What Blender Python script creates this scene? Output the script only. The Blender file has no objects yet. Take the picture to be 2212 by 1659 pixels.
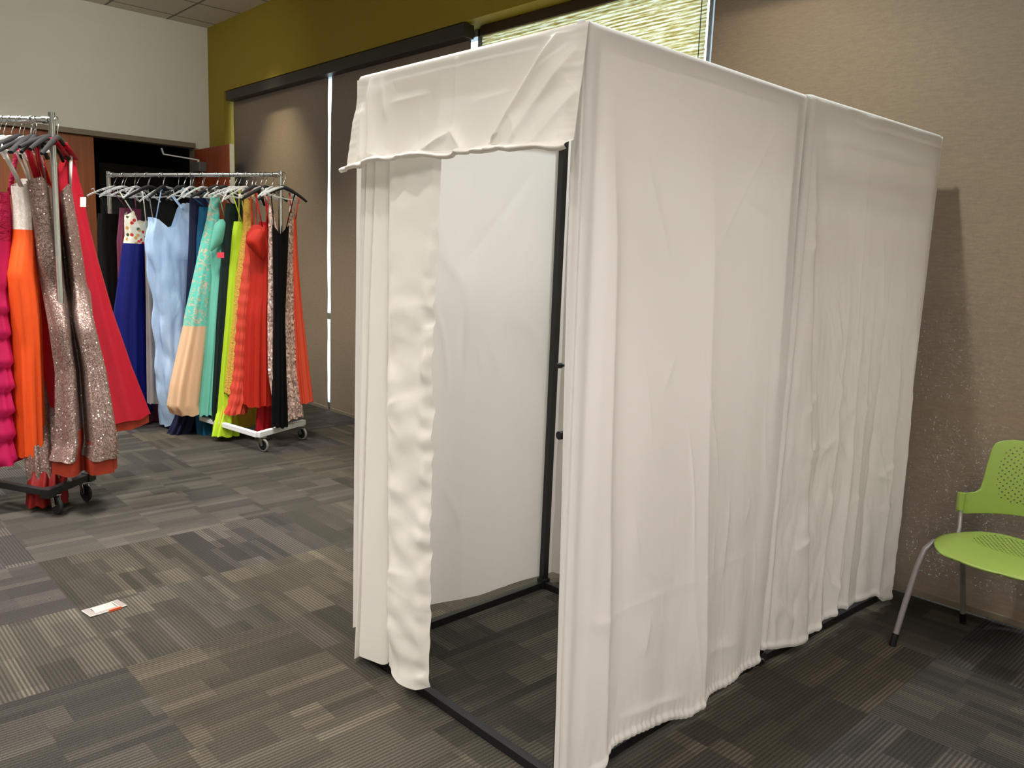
import bpy, bmesh, math, random
from mathutils import Vector, Matrix, noise
random.seed(7)
sc = bpy.context.scene
C = sc.collection
PI = math.pi
V3 = Vector

# ------------------------------------------------------------------ camera
W, H = 2212.0, 1659.0
CAM = V3((1.4367, -1.5743, 1.5104))
YAW, PITCH, ROLL, FPX = 0.816, -0.1552, 0.039, 1735.5
cy, sy, cp, sp = math.cos(YAW), math.sin(YAW), math.cos(PITCH), math.sin(PITCH)
FW = V3((-sy * cp, cy * cp, sp)); R0 = V3((cy, sy, 0)); U0 = R0.cross(FW)
RT = math.cos(ROLL) * R0 + math.sin(ROLL) * U0
UP = -math.sin(ROLL) * R0 + math.cos(ROLL) * U0


def ray(px, py):
    return FW * FPX + RT * (px - W / 2) - UP * (py - H / 2)


def on_plane(px, py, p0, n):
    d = ray(px, py)
    return CAM + d * ((p0 - CAM).dot(n) / d.dot(n))


cam_d = bpy.data.cameras.new('camera')
cam_d.sensor_width = 36.0
cam_d.lens = 36.0 * FPX / W
cam = bpy.data.objects.new('camera', cam_d)
C.objects.link(cam)
M = Matrix((RT, UP, -FW)).transposed().to_4x4()
M.translation = CAM
cam.matrix_world = M
sc.camera = cam


# ------------------------------------------------------------------ helpers
def lin(c):
    return tuple((v / 255 / 12.92) if v / 255 <= 0.04045 else ((v / 255 + 0.055) / 1.055) ** 2.4 for v in c[:3]) + (1.0,)


def smooth(a, b, x):
    if a == b:
        return 1.0 if x >= a else 0.0
    t = min(1, max(0, (x - a) / (b - a)))
    return t * t * (3 - 2 * t)


def interp(tab, x):
    if x <= tab[0][0]:
        return tab[0][1]
    for (a, va), (b, vb) in zip(tab, tab[1:]):
        if x <= b:
            t = (x - a) / (b - a) if b > a else 0
            return va + (vb - va) * t
    return tab[-1][1]


def sinterp(tab, x):
    if x <= tab[0][0]:
        return tab[0][1]
    for (a, va), (b, vb) in zip(tab, tab[1:]):
        if x <= b:
            t = smooth(a, b, x)
            return va + (vb - va) * t
    return tab[-1][1]


def nz(x, y=0.0, z=0.0):
    return noise.noise(V3((x, y, z)))


def mesh_obj(name, verts, faces, mat, parent=None, smooth_=True):
    me = bpy.data.meshes.new(name)
    me.from_pydata([tuple(v) for v in verts], [], faces)
    me.update()
    if smooth_:
        me.polygons.foreach_set('use_smooth', [True] * len(me.polygons))
    o = bpy.data.objects.new(name, me)
    C.objects.link(o)
    if mat:
        me.materials.append(mat)
    if parent:
        o.parent = parent
    return o


class MB:
    """collects shapes, then links them as one mesh object"""
    def __init__(s):
        s.v = []; s.f = []; s.sm = []

    def add(s, v, f, sm=False):
        n = len(s.v)
        s.v += [V3(p) for p in v]
        s.f += [tuple(i + n for i in q) for q in f]
        s.sm += [sm] * len(f)

    def box(s, lo, hi, bev=0.0, X=None):
        bm = bmesh.new()
        bmesh.ops.create_cube(bm, size=1)
        lo, hi = V3(lo), V3(hi)
        for v in bm.verts:
            v.co = V3([(lo[i] + hi[i]) / 2 + v.co[i] * (hi[i] - lo[i]) for i in range(3)])
        if bev:
            bmesh.ops.bevel(bm, geom=bm.edges[:], offset=bev, segments=2, affect='EDGES', profile=0.6)
        s.bm(bm, X)

    def bm(s, bm, X=None, sm=False):
        bm.verts.ensure_lookup_table()
        bm.verts.index_update()
        vs = [(X @ v.co) if X else v.co.copy() for v in bm.verts]
        s.add(vs, [[v.index for v in f.verts] for f in bm.faces], sm)
        bm.free()

    def tube(s, pts, r, n=10, caps=True, closed=False):
        pts = [V3(p) for p in pts]
        m = len(pts)
        rr = r if isinstance(r, (list, tuple)) else [r] * m
        vs, fs = [], []
        ref = None
        for i, p in enumerate(pts):
            if closed:
                t = pts[(i + 1) % m] - pts[i - 1]
            else:
                t = pts[min(i + 1, m - 1)] - pts[max(i - 1, 0)]
            t.normalize()
            if ref is None:
                ref = t.orthogonal().normalized()
            ref = (ref - t * ref.dot(t))
            if ref.length < 1e-6:
                ref = t.orthogonal()
            ref.normalize()
            b = t.cross(ref)
            for k in range(n):
                a = 2 * PI * k / n
                vs.append(p + (ref * math.cos(a) + b * math.sin(a)) * rr[i])
        rng = m if closed else m - 1
        for i in range(rng):
            j = (i + 1) % m
            for k in range(n):
                fs.append((i * n + k, i * n + (k + 1) % n, j * n + (k + 1) % n, j * n + k))
        s.add(vs, fs, True)
        if caps and not closed:
            s.add(vs[:n], [tuple(range(n))[::-1]]); s.add(vs[-n:], [tuple(range(n))])

    def bar(s, a, b, w, h, up=(0, 0, 1), bev=0.0):
        """square tube from a to b, w across, h along up"""
        a, b = V3(a), V3(b)
        t = (b - a); L = t.length; t.normalize()
        u = V3(up); u = (u - t * u.dot(t)).normalized()
        r = t.cross(u)
        X = Matrix((t, r, u)).transposed().to_4x4(); X.translation = (a + b) / 2
        s.box((-L / 2, -w / 2, -h / 2), (L / 2, w / 2, h / 2), bev, X)

    def build(s, name, mat, parent=None):
        o = mesh_obj(name, s.v, s.f, mat, parent, False)
        o.data.polygons.foreach_set('use_smooth', s.sm)
        return o


def tag(o, label=None, cat=None, group=None, kind=None):
    if label: o['label'] = label
    if cat: o['category'] = cat
    if group: o['group'] = group
    if kind: o['kind'] = kind
    return o


def empty(name, loc, label, cat, group=None, rz=0.0):
    o = bpy.data.objects.new(name, None)
    o.empty_display_size = 0.1
    o.location = loc; o.rotation_euler = (0, 0, rz)
    C.objects.link(o)
    return tag(o, label, cat, group)


def grid(name, fn, nu, nv, mat, parent=None, thick=0.0):
    vs = [fn(i / nu, j / nv) for j in range(nv + 1) for i in range(nu + 1)]
    fs = [(j * (nu + 1) + i, j * (nu + 1) + i + 1, (j + 1) * (nu + 1) + i + 1, (j + 1) * (nu + 1) + i)
          for j in range(nv) for i in range(nu)]
    o = mesh_obj(name, vs, fs, mat, parent)
    return o


def in_parent(o, parent):
    """parent a mesh built in world coordinates under a thing that stands elsewhere"""
    o.parent = parent
    o.matrix_parent_inverse = (Matrix.Translation(parent.location) @ Matrix.Rotation(parent.rotation_euler[2], 4, 'Z')).inverted()
    return o


# ------------------------------------------------------------------ materials
class NT:
    def __init__(s, name):
        s.m = bpy.data.materials.new(name)
        s.m.use_nodes = True
        s.t = s.m.node_tree
        s.t.nodes.clear()
        s.out = s.t.nodes.new('ShaderNodeOutputMaterial')

    def n(s, typ, **kw):
        nd = s.t.nodes.new('ShaderNode' + typ)
        for k, v in kw.items():
            if k.startswith('i_'):
                key = k[2:]
                key = int(key) if key.isdigit() else key.replace('_', ' ')
                if isinstance(v, bpy.types.NodeSocket):
                    s.t.links.new(v, nd.inputs[key])
                else:
                    nd.inputs[key].default_value = v
            else:
                setattr(nd, k, v)
        return nd

    def math(s, op, a, b=0.0, c=None):
        kw = dict(operation=op, i_0=a, i_1=b)
        if c is not None:
            kw['i_2'] = c
        return s.n('Math', **kw).outputs[0]

    def mix(s, fac, a, b, blend='MIX'):
        nd = s.t.nodes.new('ShaderNodeMix'); nd.data_type = 'RGBA'; nd.blend_type = blend
        for i, v in ((0, fac), (6, a), (7, b)):
            if isinstance(v, bpy.types.NodeSocket):
                s.t.links.new(v, nd.inputs[i])
            else:
                nd.inputs[i].default_value = v
        return nd.outputs[2]

    def ramp(s, fac, stops, interp='LINEAR'):
        nd = s.n('ValToRGB', i_0=fac)
        cr = nd.color_ramp; cr.interpolation = interp
        while len(cr.elements) < len(stops):
            cr.elements.new(0.5)
        for e, (p, c) in zip(cr.elements, stops):
            e.position = p; e.color = c
        return nd.outputs[0]

    def link(s, a, b):
        s.t.links.new(a, b)

    def done(s, sock):
        s.t.links.new(sock, s.out.inputs[0])
        return s.m


def mat_plain(name, col, rough=0.5, metal=0.0, noise_amt=0.06, nscale=30, bump=0.0, bscale=200, spec=0.5):
    t = NT(name)
    tc = t.n('TexCoord')
    nn = t.n('TexNoise', i_Vector=tc.outputs['Object'], i_Scale=nscale, i_Detail=3.0)
    c = lin(col)
    dark = tuple(v * (1 - noise_amt * 2) for v in c[:3]) + (1,)
    lite = tuple(min(1, v * (1 + noise_amt * 2)) for v in c[:3]) + (1,)
    col_s = t.mix(nn.outputs[0], dark, lite)
    p = t.n('BsdfPrincipled', i_Base_Color=col_s, i_Roughness=rough, i_Metallic=metal)
    p.inputs['Specular IOR Level'].default_value = spec
    if bump:
        b2 = t.n('TexNoise', i_Vector=tc.outputs['Object'], i_Scale=bscale, i_Detail=2.0)
        bp = t.n('Bump', i_Height=b2.outputs[0], i_Strength=bump, i_Distance=0.01)
        t.link(bp.outputs[0], p.inputs['Normal'])
    return t.done(p.outputs[0])


def mat_cloth(name, col, transl=0.25, rough=0.7, bump=0.25, stretch=(22, 22, 5), spec=0.25, sheen=0.0, col2=None):
    """woven cloth: diffuse plus light passing through, long soft wrinkles"""
    t = NT(name)
    tc = t.n('TexCoord')
    mp = t.n('Mapping', i_Vector=tc.outputs['Object'], i_Scale=stretch)
    n1 = t.n('TexNoise', i_Vector=mp.outputs[0], i_Scale=1.0, i_Detail=4.0, i_Distortion=0.4)
    n2 = t.n('TexNoise', i_Vector=tc.outputs['Object'], i_Scale=420.0, i_Detail=1.0)
    h = t.math('ADD', n1.outputs[0], t.math('MULTIPLY', n2.outputs[0], 0.03))
    bp = t.n('Bump', i_Height=h, i_Strength=bump, i_Distance=0.02)
    c = lin(col)
    c2 = lin(col2) if col2 else tuple(v * 0.9 for v in c[:3]) + (1,)
    cs = t.mix(n1.outputs[0], c2, c)
    p = t.n('BsdfPrincipled', i_Base_Color=cs, i_Roughness=rough, i_Normal=bp.outputs[0])
    p.inputs['Specular IOR Level'].default_value = spec
    p.inputs['Sheen Weight'].default_value = sheen
    if transl <= 0:
        return t.done(p.outputs[0])
    tr = t.n('BsdfTranslucent', i_Color=cs, i_Normal=bp.outputs[0])
    mx = t.n('MixShader', i_0=transl, i_1=p.outputs[0], i_2=tr.outputs[0])
    return t.done(mx.outputs[0])


def mat_sequin(name, col, scale=160, flake=0.35, metal=0.7, rough=0.32, dark=0.75, white=0.93):
    """cloth covered in small flat sequins, each tilted its own way"""
    t = NT(name)
    tc = t.n('TexCoord')
    vo = t.n('TexVoronoi', i_Vector=tc.outputs['Object'], i_Scale=scale)
    g = t.n('NewGeometry')
    off = t.n('VectorMath', operation='SUBTRACT', i_0=vo.outputs['Color'], i_1=(0.5, 0.5, 0.5))
    sc_ = t.n('VectorMath', operation='SCALE', i_0=off.outputs[0], i_3=flake * 2)
    ad = t.n('VectorMath', operation='ADD', i_0=g.outputs['Normal'], i_1=sc_.outputs[0])
    no = t.n('VectorMath', operation='NORMALIZE', i_0=ad.outputs[0])
    sep = t.n('SeparateColor', i_0=vo.outputs['Color'])
    c = lin(col)
    cs = t.mix(sep.outputs[0], tuple(v * dark for v in c[:3]) + (1,), c)
    vw = t.n('TexVoronoi', i_Vector=tc.outputs['Object'], i_Scale=scale * 0.34)
    sw = t.n('SeparateColor', i_0=vw.outputs['Color'])
    glint_dots = t.math('MULTIPLY', t.math('GREATER_THAN', sw.outputs[1], white), t.math('LESS_THAN', vw.outputs['Distance'], 0.27))
    cs = t.mix(glint_dots, cs, (1, 0.95, 0.92, 1))  # sparkle painted into the colour: scattered white dots as glints
    p = t.n('BsdfPrincipled', i_Base_Color=cs, i_Roughness=rough, i_Metallic=metal, i_Normal=no.outputs[0])
    return t.done(p.outputs[0])


def mat_carpet():
    t = NT('carpet_tiles')
    g = t.n('NewGeometry')
    s = t.n('SeparateXYZ', i_0=g.outputs['Position'])
    X = t.math('DIVIDE', t.math('ADD', s.outputs[0], 1.455), 0.63)
    Y = t.math('DIVIDE', t.math('ADD', s.outputs[1], 0.71), 0.615)
    ix, iy = t.math('FLOOR', X), t.math('FLOOR', Y)
    fx, fy = t.math('FRACT', X), t.math('FRACT', Y)
    idv = t.n('CombineXYZ', i_0=ix, i_1=iy)
    wn = t.n('TexWhiteNoise', noise_dimensions='2D', i_Vector=idv.outputs[0])
    wc = t.n('SeparateColor', i_0=wn.outputs['Color'])
    ori = t.math('GREATER_THAN', wn.outputs['Value'], 0.52)
    inv = t.math('SUBTRACT', 1.0, ori)

    def sel(a, b):
        return t.math('ADD', t.math('MULTIPLY', a, ori), t.math('MULTIPLY', b, inv))
    al, ac = sel(fy, fx), sel(fx, fy)          # along the ribs, across the ribs
    # blocks woven into each tile
    rowi = t.math('FLOOR', t.math('MULTIPLY', ac, 5.0))
    rown = t.n('TexWhiteNoise', noise_dimensions='3D', i_Vector=t.n('CombineXYZ', i_0=ix, i_1=iy, i_2=rowi).outputs[0])
    rc = t.n('SeparateColor', i_0=rown.outputs['Color'])
    ncol = t.math('ADD', t.math('MULTIPLY', rc.outputs[1], 2.6), 0.7)
    coli = t.math('FLOOR', t.math('ADD', t.math('MULTIPLY', al, ncol), t.math('MULTIPLY', rc.outputs[2], 3.0)))
    bl = t.n('TexWhiteNoise', noise_dimensions='4D',
             i_Vector=t.n('CombineXYZ', i_0=ix, i_1=iy, i_2=rowi).outputs[0], i_W=coli)
    row2 = t.math('FLOOR', t.math('MULTIPLY', ac, 15.0))
    b2 = t.n('TexWhiteNoise', noise_dimensions='4D',
             i_Vector=t.n('CombineXYZ', i_0=ix, i_1=iy, i_2=row2).outputs[0],
             i_W=t.math('FLOOR', t.math('MULTIPLY', al, 2.0)))
    # ribs
    rib = t.math('SINE', t.math('MULTIPLY', ac, 2 * PI * 44))
    ribv = t.math('ADD', t.math('MULTIPLY', rib, 0.5), 0.5)
    fuzz = t.n('TexNoise', i_Vector=g.outputs['Position'], i_Scale=240.0, i_Detail=2.0, i_Roughness=0.7)
    blot = t.n('TexNoise', i_Vector=g.outputs['Position'], i_Scale=3.0, i_Detail=2.0)
    blv = t.math('POWER', bl.outputs['Value'], 1.7)
    v = t.math('MULTIPLY', blv, 0.24)
    v = t.math('ADD', v, t.math('MULTIPLY', t.math('POWER', b2.outputs['Value'], 3.0), 0.19))
    v = t.math('ADD', v, t.math('ADD', t.math('MULTIPLY', wc.outputs[1], 0.14), 0.12))
    v = t.math('MULTIPLY', v, t.math('ADD', t.math('MULTIPLY', ribv, 0.75), 0.55))
    v = t.math('ADD', v, t.math('MULTIPLY', t.math('SUBTRACT', fuzz.outputs[0], 0.5), 0.65))
    v = t.math('ADD', v, t.math('MULTIPLY', t.math('SUBTRACT', blot.outputs[0], 0.5), 0.10))
    col = t.ramp(v, [(0.0, lin((36, 35, 34))), (0.25, lin((57, 55, 53))), (0.6, lin((86, 82, 77))), (1.0, lin((122, 115, 104)))])
    tint = t.ramp(wc.outputs[2], [(0.0, lin((255, 244, 248))), (0.3, lin((255, 252, 246))), (0.6, lin((255, 249, 234))), (1.0, lin((255, 246, 226)))])
    col = t.mix(1.0, col, tint, 'MULTIPLY')
    hgt = t.math('ADD', t.math('MULTIPLY', ribv, 0.5), t.math('MULTIPLY', fuzz.outputs[0], 0.6))
    bp = t.n('Bump', i_Height=hgt, i_Strength=0.5, i_Distance=0.004)
    p = t.n('BsdfPrincipled', i_Base_Color=col, i_Roughness=0.95, i_Normal=bp.outputs[0])
    p.inputs['Specular IOR Level'].default_value = 0.1
    return t.done(p.outputs[0])


def mat_ceiling():
    t = NT('ceiling_tiles')
    g = t.n('NewGeometry')
    s = t.n('SeparateXYZ', i_0=g.outputs['Position'])
    X = t.math('FRACT', t.math('DIVIDE', t.math('ADD', s.outputs[0], 7.475), 0.61))
    Y = t.math('FRACT', t.math('DIVIDE', t.math('SUBTRACT', s.outputs[1], 1.80), 0.61))
    ax = t.math('LESS_THAN', t.math('ABSOLUTE', t.math('SUBTRACT', X, 0.5)), 0.482)
    ay = t.math('LESS_THAN', t.math('ABSOLUTE', t.math('SUBTRACT', Y, 0.5)), 0.482)
    tile = t.math('MULTIPLY', ax, ay)
    n = t.n('TexNoise', i_Vector=g.outputs['Position'], i_Scale=180.0, i_Detail=3.0)
    c1 = t.mix(n.outputs[0], lin((196, 190, 178)), lin((222, 217, 205)))
    col = t.mix(tile, lin((120, 114, 104)), c1)
    bp = t.n('Bump', i_Height=tile, i_Strength=0.6, i_Distance=0.01)
    p = t.n('BsdfPrincipled', i_Base_Color=col, i_Roughness=0.9, i_Normal=bp.outputs[0])
    return t.done(p.outputs[0])


def mat_wood(name, a, b):
    t = NT(name)
    tc = t.n('TexCoord')
    mp = t.n('Mapping', i_Vector=tc.outputs['Object'], i_Scale=(30, 30, 1.6))
    n = t.n('TexNoise', i_Vector=mp.outputs[0], i_Scale=1.0, i_Detail=5.0, i_Distortion=0.6)
    col = t.ramp(n.outputs[0], [(0.3, lin(a)), (0.7, lin(b))])
    p = t.n('BsdfPrincipled', i_Base_Color=col, i_Roughness=0.45)
    return t.done(p.outputs[0])


def mat_shade():
    """brown solar screen cloth: fine weave, a little daylight through the pores"""
    t = NT('brown_screen_cloth')
    g = t.n('NewGeometry')
    mp = t.n('Mapping', i_Vector=g.outputs['Position'], i_Scale=(22, 22, 110))
    n = t.n('TexNoise', i_Vector=mp.outputs[0], i_Scale=1.0, i_Detail=4.0)
    f = t.n('TexNoise', i_Vector=g.outputs['Position'], i_Scale=150.0, i_Detail=2.0)
    v = t.math('ADD', t.math('MULTIPLY', n.outputs[0], 0.6), t.math('MULTIPLY', f.outputs[0], 0.4))
    col = t.ramp(v, [(0.3, lin((130, 110, 87))), (0.7, lin((148, 127, 101)))])
    p = t.n('BsdfPrincipled', i_Base_Color=col, i_Roughness=0.6)
    p.inputs['Specular IOR Level'].default_value = 0.35
    tr = t.n('BsdfTranslucent', i_Color=lin((160, 170, 180)))
    m1 = t.n('MixShader', i_0=0.014, i_1=p.outputs[0], i_2=tr.outputs[0])
    # open pores of the screen, unevenly stretched
    big = t.n('TexNoise', i_Vector=g.outputs['Position'], i_Scale=1.3, i_Detail=3.0)
    sz = t.n('SeparateXYZ', i_0=g.outputs['Position'])
    low = t.n('MapRange', i_0=sz.outputs[2], i_1=2.2, i_2=0.4, i_3=0.0, i_4=1.0)
    pore = t.math('GREATER_THAN', f.outputs[0], 0.66)
    amt = t.math('MULTIPLY', t.math('MULTIPLY', pore, big.outputs[0]), t.math('MULTIPLY', low.outputs[0], 0.12))
    tp = t.n('BsdfTransparent')
    m2 = t.n('MixShader', i_0=amt, i_1=m1.outputs[0], i_2=tp.outputs[0])
    return t.done(m2.outputs[0])


def mat_cellular():
    """cream woven shade that daylight shines through in uneven horizontal streaks"""
    t = NT('cream_woven_shade_cloth')
    g = t.n('NewGeometry')
    mp = t.n('Mapping', i_Vector=g.outputs['Position'], i_Scale=(7.5, 7.5, 100))
    n = t.n('TexNoise', i_Vector=mp.outputs[0], i_Scale=1.0, i_Detail=4.0, i_Roughness=0.65)
    s = t.n('SeparateXYZ', i_0=g.outputs['Position'])
    w = t.math('SINE', t.math('MULTIPLY', s.outputs[2], 2 * PI / 0.021))
    v = t.math('ADD', n.outputs[0], t.math('MULTIPLY', w, 0.085))
    col = t.ramp(v, [(0.30, lin((128, 104, 40))), (0.47, lin((196, 178, 112))), (0.62, lin((252, 250, 222)))])
    tr = t.n('BsdfTranslucent', i_Color=col)
    df = t.n('BsdfDiffuse', i_Color=t.mix(0.6, col, lin((170, 150, 100))))
    m = t.n('MixShader', i_0=0.62, i_1=df.outputs[0], i_2=tr.outputs[0])
    return t.done(m.outputs[0])


def mat_glass():
    t = NT('window_glass')
    fr = t.n('Fresnel', i_IOR=1.45)
    g = t.n('BsdfGlossy', i_Roughness=0.02)
    n = t.n('TexNoise', i_Scale=0.4)
    tr = t.n('BsdfTransparent', i_Color=t.mix(n.outputs[0], (0.90, 0.95, 0.97, 1), (0.94, 0.98, 1, 1)))
    m = t.n('MixShader', i_0=fr.outputs[0], i_1=tr.outputs[0], i_2=g.outputs[0])
    return t.done(m.outputs[0])


def mat_clear():
    t = NT('clear_plastic')
    fr = t.n('LayerWeight', i_Blend=0.45)
    g = t.n('BsdfPrincipled', i_Base_Color=(0.85, 0.86, 0.86, 1), i_Roughness=0.12)
    tr = t.n('BsdfTransparent', i_Color=(0.93, 0.94, 0.94, 1))
    n = t.n('TexNoise', i_Scale=9.0)
    f = t.math('ADD', t.math('MULTIPLY', fr.outputs['Facing'], 0.5), t.math('MULTIPLY', n.outputs[0], 0.45))
    m = t.n('MixShader', i_0=f, i_1=tr.outputs[0], i_2=g.outputs[0])
    return t.done(m.outputs[0])


def mat_dots(name, col, rough, u_rng, v_rng, pitch, hole):
    """moulded plastic with rows of real see-through perforations (object coordinates via UV)"""
    t = NT(name)
    uv = t.n('UVMap')
    s = t.n('SeparateXYZ', i_0=uv.outputs[0])
    u, v = s.outputs[0], s.outputs[1]
    row = t.math('FLOOR', t.math('DIVIDE', v, pitch[1]))
    odd = t.math('MODULO', t.math('ABSOLUTE', row), 2.0)
    uu = t.math('SUBTRACT', t.math('FRACT', t.math('ADD', t.math('DIVIDE', u, pitch[0]), t.math('MULTIPLY', odd, 0.5))), 0.5)
    vv = t.math('SUBTRACT', t.math('FRACT', t.math('DIVIDE', v, pitch[1])), 0.5)
    du, dv = t.math('MULTIPLY', uu, pitch[0]), t.math('MULTIPLY', vv, pitch[1])
    r = t.math('SQRT', t.math('ADD', t.math('MULTIPLY', du, du), t.math('MULTIPLY', dv, dv)))
    h = t.math('LESS_THAN', r, hole)
    # rounded field that holds the perforations
    cu, cv = (u_rng[0] + u_rng[1]) / 2, (v_rng[0] + v_rng[1]) / 2
    eu = t.math('DIVIDE', t.math('ABSOLUTE', t.math('SUBTRACT', u, cu)), (u_rng[1] - u_rng[0]) / 2)
    ev = t.math('DIVIDE', t.math('ABSOLUTE', t.math('SUBTRACT', v, cv)), (v_rng[1] - v_rng[0]) / 2)
    fld = t.math('LESS_THAN', t.math('ADD', t.math('POWER', eu, 4.0), t.math('POWER', ev, 4.0)), 1.0)
    mask = t.math('MULTIPLY', h, fld)
    n = t.n('TexNoise', i_Scale=60.0)
    c = lin(col)
    p = t.n('BsdfPrincipled', i_Base_Color=t.mix(n.outputs[0], tuple(x * 0.93 for x in c[:3]) + (1,), c), i_Roughness=rough)
    tp = t.n('BsdfTransparent')
    m = t.n('MixShader', i_0=mask, i_1=p.outputs[0], i_2=tp.outputs[0])
    return t.done(m.outputs[0])


def mat_lace(name, base, lace, scale=26, thr=0.5):
    t = NT(name)
    tc = t.n('TexCoord')
    n = t.n('TexNoise', i_Vector=tc.outputs['Object'], i_Scale=scale, i_Detail=5.0, i_Roughness=0.7, i_Distortion=1.5)
    f = t.ramp(n.outputs[0], [(thr - 0.04, (0, 0, 0, 1)), (thr + 0.04, (1, 1, 1, 1))])
    col = t.mix(f, lin(base), lin(lace))
    bp = t.n('Bump', i_Height=f, i_Strength=0.4, i_Distance=0.01)
    p = t.n('BsdfPrincipled', i_Base_Color=col, i_Roughness=0.7, i_Normal=bp.outputs[0])
    p.inputs['Specular IOR Level'].default_value = 0.15
    return t.done(p.outputs[0])


def mat_beaded():
    t = NT('beaded_floral_bodice')
    tc = t.n('TexCoord')
    v = t.n('TexVoronoi', i_Vector=tc.outputs['Object'], i_Scale=30.0)
    sp_ = t.n('SeparateColor', i_0=v.outputs['Color'])
    near = t.math('LESS_THAN', v.outputs['Distance'], 0.42)
    pal = t.ramp(sp_.outputs[0], [(0.0, lin((225, 222, 208))), (0.55, lin((196, 44, 34))), (0.68, lin((60, 80, 52))), (0.78, lin((190, 150, 70))), (0.88, lin((225, 222, 208)))], 'CONSTANT')
    col = t.mix(near, lin((215, 210, 195)), pal)
    p = t.n('BsdfPrincipled', i_Base_Color=col, i_Roughness=0.35)
    return t.done(p.outputs[0])


M_fabric = mat_cloth('white_booth_cloth', (238, 233, 229), transl=0.22, rough=0.62, bump=0.10, stretch=(9, 9, 3.2), spec=0.2, col2=(234, 229, 226))
M_satin = mat_cloth('white_satin_cloth', (240, 236, 228), transl=0.18, rough=0.42, bump=0.10, stretch=(9, 9, 6), spec=0.45, col2=(236, 231, 224))
M_black = mat_plain('black_powder_coat', (22, 22, 24), 0.45, 0.0, 0.1)
M_blackplastic = mat_plain('black_plastic', (18, 18, 19), 0.4)
M_velvet = mat_plain('black_velvet_hanger', (20, 19, 20), 0.85, bump=0.2)
M_chrome = mat_plain('chrome_tube', (196, 198, 200), 0.22, 1.0, 0.05)
M_steel = mat_plain('wire_steel', (175, 175, 172), 0.25, 1.0, 0.05)
M_whitepaint = mat_plain('white_painted_steel', (222, 222, 224), 0.4)
M_rubber = mat_plain('grey_rubber', (120, 118, 112), 0.8)
M_rubber_d = mat_plain('black_rubber', (30, 30, 31), 0.75)
M_silver = mat_plain('satin_nickel', (210, 206, 200), 0.35, 0.85)
M_olive = mat_plain('olive_green_paint', (150, 129, 28), 0.7, noise_amt=0.02, nscale=5, bump=0.04)
M_white = mat_plain('warm_white_paint', (222, 220, 208), 0.75, noise_amt=0.015, nscale=4, bump=0.04)
M_taupe = mat_plain('taupe_trim_paint', (128, 116, 98), 0.6, noise_amt=0.03)
M_bronze = mat_plain('dark_bronze_valance', (40, 34, 30), 0.45, 0.0, 0.05)
M_frame = mat_plain('grey_aluminium_mullion', (150, 158, 165), 0.4, 0.5)
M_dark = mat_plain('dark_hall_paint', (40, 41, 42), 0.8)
M_charcoal = mat_plain('charcoal_panel', (64, 67, 68), 0.7)
M_wood_l = mat_wood('orange_brown_veneer', (124, 68, 36), (150, 86, 46))
M_wood_r = mat_wood('red_brown_veneer', (128, 58, 32), (152, 72, 40))
M_edge = mat_plain('pale_edge_strip', (176, 170, 158), 0.5)
M_closer = mat_plain('grey_door_closer', (112, 110, 108), 0.45, 0.3)
M_shade = mat_shade()
M_cell = mat_cellular()
M_glass = mat_glass()
M_clear = mat_clear()
M_carpet = mat_carpet()
M_ceil = mat_ceiling()
M_greytube = mat_plain('grey_chair_tube', (146, 140, 140), 0.4, 0.35)
M_green = mat_plain('lime_green_plastic', (146, 168, 80), 0.38, noise_amt=0.02)
M_tagp = mat_plain('white_paper_tag', (238, 236, 236), 0.8)
M_orange = mat_plain('orange_plastic', (235, 100, 60), 0.5)

# ------------------------------------------------------------------ the room
XL, YW, YS, ZC = -7.69, 2.233, 2.325, 3.864          # left wall, window wall face, shade plane, ceiling
XR, YF = 3.2, -4.6
OP0, OP1, OZ = -7.29, 2.6, 3.155                     # opening in the window wall


def struct(name, mb, mat):
    o = mb.build(name, mat)
    o['kind'] = 'structure'
    return o


b = MB(); b.box((XL - 3.2, YF, -0.06), (XR, YW + 0.35, 0)); struct('floor', b, M_carpet)
b = MB(); b.box((XL, YF, ZC), (XR, YW + 0.3, ZC + 0.06)); struct('ceiling', b, M_ceil)
b = MB()
b.box((XL, YW, 0), (OP0, YW + 0.3, ZC)); b.box((OP1, YW, 0), (XR, YW + 0.3, ZC)); b.box((OP0, YW, OZ), (OP1, YW + 0.3, ZC))
struct('wall_back', b, M_olive)
DY0, DY1, DZ = 0.12, 2.075, 2.575                     # doorway in the left wall
b = MB()
b.box((XL - 0.14, YF, 0), (XL, DY0, ZC)); b.box((XL - 0.14, DY1, 0), (XL, YW, ZC)); b.box((XL - 0.14, DY0, DZ + 0.05), (XL, DY1, ZC))
struct('wall_left', b, M_white)
b = MB(); b.box((XR, YF, 0), (XR + 0.1, YW + 0.3, ZC)); struct('wall_right', b, M_white)
b = MB(); b.box((XL, YF - 0.1, 0), (XR, YF, ZC)); struct('wall_front', b, M_white)
b = MB(); b.box((XL - 0.14, DY0 - 0.5, DZ), (XL + 0.012, DY1, DZ + 0.052), 0.004); struct('trim_1', b, M_taupe)
b = MB(); b.box((XL - 0.15, DY1 - 0.012, 0), (XL + 0.01, DY1 + 0.03, DZ), 0.003); struct('trim_2', b, M_taupe)
# unlit hall behind the doorway
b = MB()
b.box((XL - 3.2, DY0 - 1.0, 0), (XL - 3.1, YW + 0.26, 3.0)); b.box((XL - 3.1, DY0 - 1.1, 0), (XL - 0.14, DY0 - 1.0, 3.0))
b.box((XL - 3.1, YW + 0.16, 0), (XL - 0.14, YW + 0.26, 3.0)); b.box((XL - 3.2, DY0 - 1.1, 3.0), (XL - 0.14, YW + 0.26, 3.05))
struct('wall_hall', b, M_dark)

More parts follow.
